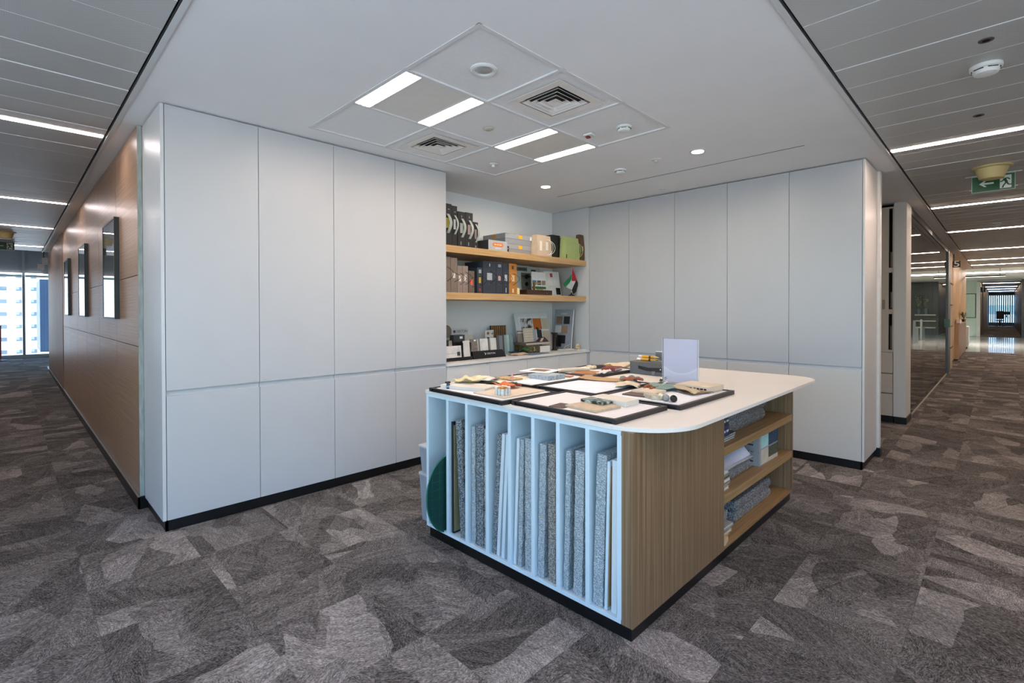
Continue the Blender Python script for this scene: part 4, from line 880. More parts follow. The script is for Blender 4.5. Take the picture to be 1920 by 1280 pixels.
# grey board leaning at the right wall
o = thing('sample_board', 'grey display board with four swatches and black panel leaning at the side wall', 'board', (5.14, 4.0, ZW), (0, .12, 0))
part('board', B(0, .012, 0, .31, 0, .53), M('#8e949c', .5, var=.04), o); part('edge', B(-.001, .013, -.004, 0, 0, .53), PLASTIC_W, o)
for y0, z0, m_ in ((.175, .335, '#7b6654'), (.05, .335, '#1f2522'), (.185, .215, '#bfc0b8'), (.075, .21, '#977a5e')): part('swatch', B(-.006, 0, y0, y0 + .095, z0, z0 + .1), M(m_, .8, var=.1, scale=60), o)
part('black_panel', B(-.012, 0, .1, .24, .075, .185).box(-.012, 0, .165, .24, .03, .075), M('#111214', .35), o); part('heading', B(-.002, 0, .1, .2, .465, .468).box(-.002, 0, .1, .2, .478, .481), PLASTIC_W, o)
o = thing('white_plate', 'small white plate with twigs before the grey board', 'plate', (5.03, 3.98, ZW)); part('plate', B(-.11, .11, -.04, .04, 0, .018), M('#c9c9c7', .5), o, bevel=.003); part('twigs', MB().tube([(-.06, 0, .022), (0, .02, .05), (.07, -.01, .075)], .004, 6).tube([(-.05, .01, .022), (.02, -.01, .04), (.09, .01, .045)], .003, 6).tube([(-.02, -.02, .022), (.04, 0, .06), (.05, .02, .03)], .003, 6), M('#b9aea0', .7), o)
o = thing('stone_cube', 'small tan stone piece at the foot of the grey board', 'stone', (5.2, 3.93, ZW)); part('piece', MB().lathe([(.034, 0), (.037, .03), (.03, .06), (.018, .075)], 7), spots('tan_stone', '#a88c66', '#cdb792', 30), o); part('band', MB().lathe([(.0355, .02), (.0375, .03), (.036, .034)], 7), M('#e0d6c2', .7), o)
o = thing('white_pad', 'thin white pad beside the tan stone on the worktop', 'pad', (5.18, 3.85, ZW)); part('pad', B(-.06, .06, -.03, .03, 0, .008), PAPER, o, bevel=.002); part('top_sheet', B(-.058, .058, -.028, .028, .008, .009), M('#f1efe9', .8), o)
# ================================================================== TRAYS AND SAMPLES ON THE ISLAND
TZ = .9162; TH = .022; BZ = TZ + .0175         # counter, tray height, board surface
TF = M('#2f2d2e', .45, .3, var=.06, scale=8)
def tray(label, x0, x1, y0, y1, rz=0.):
    cx, cy = (x0 + x1) / 2, (y0 + y1) / 2; a, b = (x1 - x0) / 2, (y1 - y0) / 2
    o = thing('sample_tray', label, 'tray', (cx, cy, TZ), (0, 0, rz), 'black-framed sample trays on the island')
    f_ = .02
    part('frame', B(-a, a, -b, -b + f_, 0, TH).box(-a, a, b - f_, b, 0, TH).box(a - f_, a, -b + f_, b - f_, 0, TH)
         .box(-a, -a + f_, -b + f_, b - f_, TH - .004, TH).box(-a, -a + f_, -b + f_, b - f_, 0, .003).box(-a + f_ - .004, -a + f_, -b + f_, b - f_, .003, TH - .004), TF, o)
    part('white_board', B(-a + f_, a - f_, -b + f_, b - f_, .008, .0172), M('#e9e4e2', .6, var=.01), o)
    return o
tray('black-framed tray with cream tiles and test vials, over the first slots', 1.826, 2.278, 1.868, 2.530, -.02)
tray('black-framed tray with green marble slab, at the rounded counter corner', 1.868, 2.322, 1.196, 1.852, -.02)
tray('black-framed tray with grey terrazzo block, farthest from the oak shelves', 2.336, 2.966, 2.118, 2.592, -.025)
tray('black-framed tray with blank paper and tan veneer, middle of the row', 2.352, 2.978, 1.640, 2.106, -.025)
tray('black-framed tray with knobs and folded fabrics, nearest the oak shelves', 2.352, 3.036, 1.136, 1.624, -.01)
tray('black-framed tray with tan leather, beside the grey handled box', 2.982, 3.60, 2.115, 2.575, -.02)
def item(name, label, cat, cx, cy, w_, d_, h, mat, rz=0., z=BZ, sub=None, bevel=.0012):
    o = thing(name, label, cat, (cx, cy, z), (0, 0, rz))
    part('slab', B(-w_ / 2, w_ / 2, -d_ / 2, d_ / 2, 0, h), mat, o, bevel=bevel, seg=1)
    if sub: part(sub[0], sub[1], sub[2], o)
    return o
CRM = M('#d9c6ac', .6, var=.06, scale=20); BEI = M('#cdb594', .6, var=.06, scale=30)
# tray 1
item('cream_slab', 'thick cream tile with pale side at the corner of the vial tray', 'tile', 2.005, 2.35, .16, .33, .022, M('#e0d6c8', .5, var=.04), .25)
item('cream_tile', 'large flat cream tile under the test vials', 'tile', 2.07, 2.065, .34, .26, .008, M('#e0cbb0', .55, var=.05, scale=18), 0.)
o = thing('vial_cluster', 'cluster of clear vials with white and amber contents on the cream tile', 'vials', (1.955, 2.005, BZ + .0083))
for i in range(3):
    for j in range(3):
        amber = (i, j) in ((0, 0), (0, 1), (1, 0), (1, 1))
        v_ = part('vial', MB().lathe([(.0105, 0), (.0105, .038)], 12, Matrix.Translation((-.024 + i * .024, -.024 + j * .024, 0))), M('#d3d0c9', .2, var=.2, scale=90), o, smooth=True)
        part('cap', MB().lathe([(.0115, .038), (.0115, .044), (.006, .048)], 12, Matrix.Translation((-.024 + i * .024, -.024 + j * .024, 0))), M('#b5731f', .4) if amber else M('#e6dcc8', .5), v_, smooth=True)
o = thing('spray_bottle', 'tiny dark bottle with wide black cap at the tray corner', 'bottle', (1.905, 2.435, BZ)); part('body', MB().lathe([(.011, 0), (.012, .006), (.012, .028), (.008, .034)], 16), M('#2c3a4a', .3), o, smooth=True); part('cap', B(-.02, .012, -.009, .009, .034, .046), M('#20262c', .4), o, bevel=.003); part('label', MB().lathe([(.0124, .01), (.0124, .02)], 16), M('#7d94ab', .4), o)
o = thing('stone_strip', 'row of small cream pebbles strung along the tray edge', 'pebbles', (2.03, 2.50, BZ))
for k in range(6): part('pebble', MB().lathe([(.004, 0), (.018, .006), (.02, .014), (.012, .024), (.003, .027)], 9, Matrix.Translation((-.07 + k * .03, -.004 + .008 * (k % 2), 0))), M('#dfd3b4', .7, var=.1), o, smooth=True)
cloth('crumpled pale yellow cloth on the cream slab', 2.08, 2.44, .16, .15, BZ + .0225, M('#e2cfa0', .9, var=.05), .3, .03, 11)
cloth('ivory cloth with grey underside beside the yellow cloth', 2.165, 2.41, .15, .17, BZ + .028, M('#d6cfc3', .9, var=.05), .5, .016, 12, hem=M('#7d7a72', .8))
cloth('olive green cloth swatch in the vial tray', 2.19, 2.44, .15, .15, BZ + .001, M('#8d8a63', .85, var=.08), .2, .012, 13)
cloth('cream leather strip curled at the tray edge', 2.235, 2.36, .07, .28, BZ + .013, M('#e3d3b6', .7, var=.04), .12, .012, 14, hem=M('#55555a', .7))
cloth('terracotta leather swatch under the cream strip', 2.12, 2.25, .13, .12, BZ + .002, M('#b4693c', .7, var=.08), .4, .006, 15)
cloth('bright orange leather swatch with rolled edge behind the vials', 2.17, 2.19, .09, .17, BZ + .013, M('#c9642c', .6, var=.08), -.1, .014, 16, hem=M('#5d2412', .7))
# tray 2
item('brown_swatch', 'flat dark brown square at the edge of the marble tray', 'swatch', 1.965, 1.585, .11, .09, .003, M('#5a4840', .7), .1)
item('beige_tile', 'large beige tile under the green marble slab', 'tile', 2.035, 1.445, .19, .2, .012, spots('beige_tile', '#d3bd9e', '#c2aa8a', 30, .3, .7, .5), -.1)
item('green_marble', 'dark green marble slab on the beige tile', 'tile', 2.11, 1.475, .085, .145, .014, spots('green_marble', '#24352c', '#b9c4bb', 28, .42, .62, .2), -.12, BZ + .0125)
item('cream_block', 'thick cream block with white sides behind the marble slab', 'block', 2.215, 1.44, .12, .225, .028, M('#e3d8c6', .55, var=.03), -.02)
# tray 3
item('rough_tile', 'rough speckled beige tile with small pink tag in the terrazzo tray', 'tile', 2.46, 2.46, .11, .17, .012, spots('rough_beige', '#b08c62', '#d0b48d', 70, .4, .6, .8), -.05)
o = thing('pink_cone', 'tiny pink paper cone on the rough tile', 'cone', (2.463, 2.43, BZ + .0125)); part('cone', MB().lathe([(.014, 0), (.003, .032)], 10), M('#e7b3ab', .7), o); part('base', MB().lathe([(.016, 0), (.016, .002)], 10), M('#c98f86', .7), o)
item('cream_paper', 'thin cream sheet between rough tile and printed card', 'sheet', 2.61, 2.47, .17, .15, .002, M('#e6d9c0', .8), .2)
o = item('print_card', 'white printed card with brown photo resting on the terrazzo block', 'card', 2.77, 2.44, .22, .24, .003, PAPER, .25, BZ + .034); part('photo', B(-.05, .07, -.06, .07, .003, .0035), M('#8a6a55', .6, var=.4, scale=40), o)
item('terrazzo_block', 'thick grey terrazzo block under the printed card', 'block', 2.68, 2.30, .18, .19, .032, spots('terrazzo', '#8f9ba0', '#bcc6c8', 90, .4, .6, .5), -.03)
item('white_sheet', 'blank white sheet at the front of the terrazzo tray', 'paper', 2.50, 2.245, .19, .22, .0015, PAPER, -.03)
item('brown_tile', 'small brown tile behind the terrazzo block', 'tile', 2.845, 2.27, .07, .12, .006, M('#a1694a', .6), .3)
# tray 4
o = item('white_sheet', 'stack of blank white papers filling the middle tray', 'paper', 2.57, 1.87, .36, .39, .003, PAPER, .02); part('upper_sheet', B(-.15, .17, -.17, .18, .003, .0038), M('#eeedf1', .8), o, rot=(0, 0, .06))
o = thing('wood_veneer', 'curled tan wood veneer sheet in the middle tray', 'veneer', (2.90, 1.94, BZ), (0, 0, .35)); part('sheet', MB().grid(10, 4, lambda u, v: ((v - .5) * .16, (u - .5) * .36, .006 + .012 * (2 * u - 1) ** 2), .002), wood('tan_veneer', '#b08655', '#c29a69', '#cfaa7c', 'y', 40), o, smooth=True); part('edge_tape', B(-.08, .08, .178, .181, .016, .019), M('#8b6a44', .7), o)
cloth('grey-green cloth swatch over the veneer end', 2.93, 1.78, .13, .12, BZ + .012, M('#7d857c', .9, var=.08), .4, .02, 21)
cloth('rust brown leather swatch rolled on the cream cloth', 2.86, 1.715, .09, .13, BZ + .022, M('#8c3f1d', .55, var=.15), .3, .012, 22, fold=.015)
cloth('folded cream cloth lapping over the tray frame', 2.74, 1.68, .17, .14, BZ + .006, M('#dccdb0', .9, var=.05), .5, .01, 23, fold=.018, hem=M('#8f8266', .8))
item('beige_sheet', 'flat pale beige panel lying between the trays and the grey box', 'panel', 3.18, 1.98, .2, .2, .006, M('#e3d6c4', .6), -.1, TZ)
# tray 5
item('white_sheet', 'blank white sheet under the samples of the knob tray', 'paper', 2.65, 1.38, .5, .4, .0015, PAPER, .01)
item('brown_board', 'dark brown thin board under the cream slate in the knob tray', 'board', 2.53, 1.465, .16, .15, .008, M('#6c594c', .7, var=.1), .05, BZ + .0018)
item('cream_slate', 'cream slate with dark corner in the knob tray', 'tile', 2.60, 1.455, .14, .15, .01, CRM, 0., BZ + .0103)
o = thing('rock_piece', 'rough-edged cream limestone piece beside the knobs', 'stone', (2.47, 1.36, BZ + .0018), (0, 0, -.5)); 
def rough_block(w_, d_, h, seed):
    r = random.Random(seed); n = 10; pts = []
    for k in range(n):
        a = 2 * PI * k / n; q = max(abs(math.cos(a)), abs(math.sin(a))); pts.append((w_ / 2 * math.cos(a) / q * r.uniform(.9, 1.), d_ / 2 * math.sin(a) / q * r.uniform(.9, 1.)))
    return MB().prism(pts, 0, h)
part('stone', rough_block(.06, .14, .022, 3), spots('limestone', '#cfc4ae', '#b2a68e', 60, .4, .6, .9), o); part('break_face', rough_block(.064, .135, .008, 5), spots('limestone_edge', '#a59a84', '#c9beaa', 90, .4, .6, .9), o)
for k, (x, y, c, l) in enumerate(((2.44, 1.262, '#8d8f8d', 'grey round furniture knob lying on the tray'), (2.445, 1.222, '#1c1a19', 'black round furniture knob lying on the tray'), (2.46, 1.302, '#d6cfae', 'ivory round furniture knob lying on the tray'))):
    o = thing('furniture_knob', l, 'knob', (x, y, BZ + .02), (0, -PI / 2, 0.15), 'furniture knobs in the tray')
    part('disc', MB().lathe([(.018, 0), (.0195, .004), (.016, .012), (.009, .018)], 20), M(c, .3, .3), o, smooth=True); part('neck', MB().lathe([(.008, -.03), (.007, 0)], 14), M('#b9b7ae', .3, .6), o, smooth=True)
o = thing('amber_beads', 'heap of amber bead pieces in the knob tray', 'beads', (2.69, 1.51, BZ + .0018))
rr = random.Random(4)
for k in range(14): part('bead', MB().lathe([(.003, 0), (.012, .004), (.013, .01), (.008, .018), (.002, .02)], 8, Matrix.Translation((rr.uniform(-.06, .06), rr.uniform(-.05, .05), rr.uniform(0, .01)))), M('#8c4a14', .2, var=.4, scale=80), o, smooth=True)
o = thing('flower_sprig', 'little sprig with green leaves and white flowers in the knob tray', 'sprig', (2.86, 1.51, BZ + .0018)); part('stem', MB().tube([(-.04, 0, .004), (0, .01, .02), (.05, .02, .045)], .002, 5), M('#3e5a35', .7), o)
lf = MB()
for k in range(9):
    m_ = Matrix.Translation((-.03 + k * .011, .006 * (-1) ** k + .01, .014 + .004 * k)) @ Matrix.Rotation(k * 1.3, 4, 'Z') @ Matrix.Rotation(.5, 4, 'X'); lf.add([(0, 0, 0), (.008, .012, .002), (0, .03, 0), (-.008, .012, .002)], [(0, 1, 2, 3)], m_)
part('leaves', lf, M('#3c5f3a', .7, var=.2), o)
for k in range(4): part('flower', MB().lathe([(.003, 0), (.009, .006), (.004, .01)], 7, Matrix.Translation((-.02 + k * .02, -.012, .012 + .004 * k))), M('#e8e7df', .7), o)
cloth('sage green fabric folded over the beige cloth', 2.80, 1.44, .17, .2, BZ + .004, M('#7f9288', .9, var=.1, bump=.3), .75, .02, 31, fold=.02)
cloth('long folded beige fabric running to the tray edge', 2.775, 1.335, .07, .27, BZ + .012, M('#c3ad8c', .9, var=.06), -.55, .008, 32, fold=.028)
cloth('brown cloth under the folded beige fabric', 2.80, 1.27, .16, .12, BZ + .003, M('#8a6b4c', .9, var=.06), -.3, .006, 33)
o = item('stone_block', 'cream stone block with dark stamped letters at the tray corner', 'block', 2.945, 1.305, .18, .21, .034, CRM, -.08, BZ + .0018)
pm = MB()
for k, (a, b) in enumerate(((-.09, -.075), (-.07, -.05), (-.045, -.03), (-.025, -.01), (.0, .02), (.025, .04), (.045, .06))): pm.box(-.091, -.09, a, b, .012, .022)
part('stamped_letters', pm, M('#2b2622', .7), o)
# tray 6
item('leather_patch', 'tan leather patch with white edge in the tray by the grey box', 'leather', 3.13, 2.27, .2, .19, .006, M('#a9744a', .65, var=.1), .2)
cloth('white fleece strip beside the tan leather patch', 3.21, 2.17, .24, .06, BZ + .001, M('#e4ddd3', .95, var=.06, bump=.5), .3, .016, 41)
o = thing('cloth_roll', 'rolled cream cloth lying across the tan leather tray', 'fabric', (3.10, 2.38, BZ + .016), (0, 0, -.35)); part('roll', MB().tube([(-.15, 0, 0), (0, .01, .004), (.14, 0, 0)], .016, 12), M('#dccdb5', .9, var=.05), o, smooth=True); part('end', MB().lathe([(.0155, 0), (.009, .002)], 12, Matrix.Translation((-.15, 0, 0)) @ Matrix.Rotation(-PI / 2, 4, 'Y')), M('#6b5a48', .8), o)
for k, (x, y, c, l) in enumerate(((3.36, 2.40, '#d9c9a4', 'cream bead bracelet sample in the tan leather tray'), (3.43, 2.36, '#2e2b29', 'dark bead bracelet sample in the tan leather tray'), (3.49, 2.33, '#9a7a3a', 'golden bead bracelet sample in the tan leather tray'))):
    o = thing('bead_ring', l, 'bracelet', (x, y, BZ + .002), group='bead rings in the tray'); part('ring', MB().tube([(.032 * math.cos(a * PI / 9), .032 * math.sin(a * PI / 9), .014) for a in range(19)], .013, 8), M(c, .4, var=.3, scale=60), o, smooth=True); part('clasp', B(.028, .04, -.006, .006, .026, .03), ALU, o)
o = slab('notebook', 'red-brown leather notebook leaning on white sheets in the tray', 'notebook', 3.30, 3.46, 2.16, 2.27, BZ + .004, BZ + .03, M('#80392a', .55, var=.12), rz=.2, sub=('pages', M('#d9d4cc', .8)))
item('white_board_piece', 'white foam piece under the red-brown notebook', 'foam', 3.33, 2.25, .24, .07, .0035, PAPER, .5)
for k, (x, y, l) in enumerate(((3.80, 2.45, 'cream sample board lying flat behind the tan leather tray'), (3.72, 2.40, 'second cream sample board overlapping the first one'))): item('cream_board', l, 'board', x, y, .28, .2, .012, M('#e0cba8', .65, var=.06), .1 + .25 * k, TZ + .0125 * k)
# grey handled box, yellow tools, grey slab, acrylic sign holder
o = thing('handled_box', 'dark grey box with black leather strap handle on the island', 'box', (3.45, 1.93, TZ), (0, 0, -.05))
GBX = M('#5d6062', .7, var=.05); part('case', B(0, .24, -.19, .17, 0, .09), GBX, o, bevel=.002); part('lid', B(-.002, .242, -.192, .172, .0905, .098), M('#6b5f52', .6), o, bevel=.001, seg=1)
st = MB().grid(10, 3, lambda u, v: (-.004 - .014 * math.sin(PI * u) ** 2, .1 - .24 * u, .03 + .03 * v + .006 * math.sin(PI * u)), .0)
part('strap', MB().prism([(-.13, .042), (-.118, .03), (.0, .032), (.09, .045), (.09, .07), (.0, .058), (-.118, .066), (-.13, .055)], 0, .006, Matrix(((0, 0, -1, 0), (1, 0, 0, 0), (0, 1, 0, 0), (0, 0, 0, 1)))), M('#1c1b1b', .45), o, bevel=.001, seg=1)
part('stud', MB().lathe([(.007, 0), (.007, .003), (.004, .005)], 14, Matrix.Translation((-.006, -.105, .052)) @ Matrix.Rotation(-PI / 2, 4, 'Y')), CHROME, o, smooth=True)
part('strap_loop', MB().prism([(-.06, .01), (-.03, .006), (-.03, .034), (-.06, .036)], 0, .008, Matrix(((0, 0, -1, 0), (1, 0, 0, 0), (0, 1, 0, 0), (0, 0, 0, 1)))), M('#77787a', .6), o)
YP = M('#d59a1a', .35, var=.06)
for k, (y, z, l) in enumerate(((1.99, .0, 'yellow marker tool on the grey handled box, lower one'), (1.985, .022, 'yellow marker tool on the grey handled box, upper one'))):
    o = thing('marker_tool', l, 'tool', (3.55, y, TZ + .0985 + z), (0, 0, .12 - .2 * k), 'yellow tools on the grey box')
    part('barrel', MB().tube([(0, -.05, .01), (0, .06, .01)], .010, 10), YP, o, smooth=True); part('cap', MB().tube([(0, .06, .01), (0, .09, .01)], .0105, 10), M('#e6e2dc', .4), o, smooth=True); part('nose', MB().lathe([(.01, 0), (.008, .02), (.003, .04)], 10, Matrix.Translation((0, -.05, .01)) @ Matrix.Rotation(PI / 2, 4, 'X')), M('#d6b26a', .4), o, smooth=True); part('band', MB().tube([(0, -.02, .01), (0, -.006, .01)], .0108, 10), M('#26211c', .5), o)
o = thing('utility_cutter', 'small grey cutter lying in front of the yellow tools', 'tool', (3.49, 1.88, TZ + .0985)); part('body', MB().prism(rrect(-.014, .014, -.05, .05, .008), 0, .014), M('#77797c', .4), o, bevel=.002); part('slider', B(-.005, .005, -.01, .01, .014, .018), BK, o)
o = thing('grey_slab', 'grey slab with white top edge behind the yellow tools', 'slab', (3.66, 1.86, TZ + .0985), (0, .0, -.05)); part('slab', B(0, .02, -.09, .13, 0, .065), M('#6a6d70', .5), o); part('top_edge', B(-.001, .021, -.09, .13, .065, .07), PAPER, o)
o = thing('sign_holder', 'clear acrylic sign holder with pale lavender sheet on the island', 'sign holder', (3.185, 1.55, TZ), (0, 0, .02))
part('pocket', B(0, .003, -.122, .122, .006, .306).box(.009, .012, -.122, .122, .006, .306).box(0, .012, .122, .125, .006, .306).box(0, .012, -.125, -.122, .006, .306), ACRYL, o)
part('foot', B(-.035, .05, -.122, .122, 0, .006), ACRYL, o)
part('edge_highlight', B(-.0005, .0125, -.1265, -.125, .006, .306).box(-.0005, .0125, .125, .1265, .006, .306), M('#e3e8ec', .15), o)
pp_, tpp, ppp = base('printed_sheet'); 
co_ = N(tpp, 'ShaderNodeTexCoord'); sx_ = N(tpp, 'ShaderNodeSeparateXYZ'); tpp.links.new(co_.outputs['Object'], sx_.inputs[0])
wv = mth(tpp, 'SUBTRACT', sx_.outputs[2], mth(tpp, 'ADD', mth(tpp, 'MULTIPLY', mth(tpp, 'MULTIPLY', sx_.outputs[1], sx_.outputs[1]), 3.2), .075))
tpp.links.new(ramp(tpp, mth(tpp, 'ADD', mth(tpp, 'MULTIPLY', wv, 12.), .5), [(.30, lin('#d3d1da')), (.42, lin('#dfdde5')), (.5, lin('#cbc9d5')), (.52, lin('#c7c5d3'))]), ppp.inputs['Base Color']); ppp.inputs['Roughness'].default_value = .6
part('sheet', B(.004, .008, -.119, .119, .008, .304), pp_, o)
# ================================================================== THINGS ON THE ISLAND SHELVES
S1, S2, S3 = .6412, .3672, .0782
def pile(name, label, cat, x0, x1, y0, y1, z0, hs, mats, group=None, jig=.012, seed=1, sub=None):
    o = thing(name, label, cat, ((x0 + x1) / 2, (y0 + y1) / 2, z0), group=group); r = random.Random(seed); z = 0
    return o
# upper shelf
for k, (h, c, l) in enumerate(((.012, '#55564f', 'thin magazine at the bottom of the pile on the top island shelf'), (.012, '#77786f', 'second thin magazine of the pile on the top island shelf'), (.012, '#4d4e48', 'third thin magazine of the pile on the top island shelf'))):
    slab('magazine', l, 'magazine', 2.826, 3.09 + .01 * k, 1.15, 1.40, S1 + k * .0125, S1 + k * .0125 + h, M(c, .5), sub=('pages', M('#b5b4aa', .8)), group='magazines on the top island shelf')
for k, (h, c, c2, l) in enumerate(((.062, '#1f2f5c', '#b0622c', 'navy hardback catalogue with orange patch on the top island shelf'), (.055, '#33363c', '#5d6c62', 'dark hardback catalogue with green patch above the navy one'), (.035, '#3c3f45', '#6a7070', 'grey catalogue under the counter, topmost of its pile'))):
    z = S1 + .038 + sum((.0625, .0555, 0)[:k])
    o = slab('catalogue', l, 'book', 2.826, 2.98 + .0 * k, 1.14, 1.38, z, z + h, M(c, .45), sub=('pages', M(c, .5)), group='catalogues on the top island shelf')
    part('patch', B(-.07, -.045, -.1212, -.1205, h * .12, h * .88), M(c2, .6), o); part('print', B(-.03, -.018, -.1212, -.1205, h * .4, h * .55).box(-.01, .015, -.1212, -.1205, h * .4, h * .6).box(.03, .06, -.1212, -.1205, h * .42, h * .62), M('#d5d7d8', .5), o)
def bundle(label, x0, x1, y0, y1, z0, h, mat, n=2, rz=0., grp='bubble-wrapped bundles on the island shelves', seed=1):
    o = thing('wrapped_bundle', label, 'bundle', ((x0 + x1) / 2, (y0 + y1) / 2, z0), (0, 0, rz), grp); r = random.Random(seed); a, b = (x1 - x0) / 2, (y1 - y0) / 2
    for k in range(n):
        h0, h1 = h * k / n + .0005, h * (k + 1) / n - .0005; dx, dy = r.uniform(-.008, .008), r.uniform(-.008, .008)
        mb = MB(); nu, nv = 16, 4; ring = []
        per = [(-a, -b)] ; path = []
        m_ = 14
        for i in range(m_): path.append((-a + 2 * a * i / m_, -b))
        for i in range(5): path.append((a, -b + 2 * b * i / 5))
        for i in range(m_): path.append((a - 2 * a * i / m_, b))
        for i in range(5): path.append((-a, b - 2 * b * i / 5))
        L_ = len(path); vs = []
        for q, (zz, ins) in enumerate(((h0, .012), (h0 + (h1 - h0) * .3, 0), (h0 + (h1 - h0) * .7, 0), (h1, .012))):
            for (px, py) in path:
                j = r.uniform(.985, 1.) ; f1 = 1 - ins / a; f2 = 1 - ins / b
                vs.append((px * f1 * j + dx, py * f2 * j + dy, zz))
        fs = [tuple(range(L_ - 1, -1, -1)), tuple(3 * L_ + i for i in range(L_))] + [(q * L_ + i, q * L_ + (i + 1) % L_, (q + 1) * L_ + (i + 1) % L_, (q + 1) * L_ + i) for q in range(3) for i in range(L_)]
        part('package', mb.add(vs, fs), mat, o)
    return o
bundle('dark bubble-wrapped bundle filling the back of the top island shelf', 3.10, 3.80, 1.20, 1.50, S1, .16, BUBD, 2, seed=3)
# middle shelf
o = thing('rolled_sheet', 'curled white drawing sheet on the middle island shelf', 'paper', (3.08, 1.24, S2 + .125), (0, 0, .0))
part('sheet', MB().grid(14, 6, lambda u, v: (-.18 + .42 * u, -.1 + .24 * v, .004 + .10 * u * math.sin(PI * min(1, v * 1.05)) ** .8 * .75), .0015), M('#c9cedd', .7), o, smooth=True)
part('under_sheet', MB().grid(8, 4, lambda u, v: (-.19 + .42 * u, -.12 + .22 * v, .001 + .004 * math.sin(5 * u)), .001), M('#d9dbe2', .7), o)
bundle('grey bubble-wrapped bundle below the curled sheet on the middle shelf', 3.0, 3.45, 1.17, 1.47, S2, .118, BUBD, 2, seed=5)
for k, (c1, c2, l) in enumerate((('#c9beac', '#4b5242', 'lower product carton with photo front on the middle island shelf'), ('#9fd0cc', '#24405a', 'upper product carton with aqua and navy front on the middle island shelf'))):
    z = S2 + k * .109
    o = thing('product_carton', l, 'carton', (3.52, 1.15, z), (0, 0, -.02), 'product cartons on the middle island shelf')
    part('carton', B(0, .36, .001, .34, 0, .108), M('#9a9c9b', .6, var=.03), o)
    part('front_print', B(.03, .355, 0, .001, .004, .104), M(c1, .5, var=.1), o); part('photo', B(.17, .355, -.001, 0, .03 - .026 * k, .104), M(c2, .5, var=.7, scale=45), o)
    part('side_print', B(-.001, 0, .04, .3, .09, .094).box(-.001, 0, .04, .3, .05, .053).box(-.001, 0, .04, .2, .025, .035), M('#2d2f30', .6), o)
sh = (('#c9c3b4', .145, .03), ('#8f836f', .16, .024), ('#6f6b5e', .17, .028), ('#a59a84', .19, .02), ('#bdb5a2', .15, .018))
nm = ('bottom', 'second', 'middle', 'fourth', 'topmost')
z = S2
for k, (c, w_, h) in enumerate(sh[::-1]):
    slab('material_sample', '%s stone sample in the pile against the oak panel, middle island shelf' % nm[k], 'sample', 2.826, 2.826 + w_, 1.14 + .01 * (k % 2), 1.36, z, z + h, M(c, .6, var=.1, scale=30), rz=.0, group='stone samples on the middle island shelf', sub=('core', M('#d8d4c6', .7)) if k % 2 == 0 else None); z += h + .001
# bottom shelf
bundle('long silver bubble-wrapped bundle on the bottom island shelf', 3.17, 3.84, 1.18, 1.48, S3, .135, BUBD, 2, seed=7)
o = thing('plastic_bag', 'crumpled black plastic bag on the bottom island shelf', 'bag', (2.95, 1.42, S3 + .07)); part('bag', MB().grid(10, 8, lambda u, v: ((u - .5) * .24, (v - .5) * .3, .012 + .05 * math.sin(PI * u) * math.sin(PI * v) + .012 * math.sin(9 * u + 4 * v)), .01), M('#1b1f22', .25, var=.2), o, smooth=True); part('knot', MB().lathe([(.012, 0), (.018, .012), (.006, .03)], 8, Matrix.Translation((.06, -.05, .05))), M('#15181a', .3), o)
z = S3
for k, (c, w_, h, rz) in enumerate((('#b99e78', .17, .016, .1), ('#c9b48f', .2, .014, -.08), ('#8d8e86', .24, .016, .12), ('#a5a69d', .22, .014, -.1))):
    slab('tile_offcut', '%s tile offcut in the loose pile on the bottom island shelf' % nm[k], 'tile', 2.84, 2.84 + w_, 1.15, 1.33, z, z + h, M(c, .6, var=.08, scale=30), rz=rz * .4, group='tile offcuts on the bottom island shelf', sub=('core', M('#cfc8b6', .7)) if k in (1, 3) else None); z += h + .001
for k, (x, l) in enumerate(((3.03, 'leaning grey tile on the loose pile, bottom island shelf'), (3.06, 'second leaning grey tile on the loose pile, bottom island shelf'))):
    o = thing('tile_offcut', l, 'tile', (x, 1.2, S3 + .007), (0, .5, .1), 'tile offcuts on the bottom island shelf'); part('tile', B(0, .012, 0, .14, 0, .11), M('#b9b8ab', .5, var=.05), o); part('face', B(-.001, 0, 0, .14, 0, .11), M('#8c8d84', .5), o)
o = thing('wood_sample', 'small pale wood piece at the front of the bottom island shelf', 'sample', (2.87, 1.13, S3 + .0), (0, 0, .15)); part('block', MB().prism(rrect(-.03, .05, -.015, .02, .01), 0, .03), M('#cdb184', .6, var=.1), o, bevel=.002); part('end_grain', B(-.031, -.03, -.005, .01, .006, .024), M('#a98b5c', .7), o)
o = thing('green_scrap', 'tiny green scrap on the bottom island shelf', 'scrap', (3.25, 1.2, S3)); part('scrap', MB().grid(4, 4, lambda u, v: ((u - .5) * .035, (v - .5) * .02, .003 + .004 * math.sin(6 * u + 5 * v)), .002), M('#4f6a3c', .7), o); part('fleck', B(-.01, .0, -.008, 0, .008, .011), M('#8aa55c', .7), o)
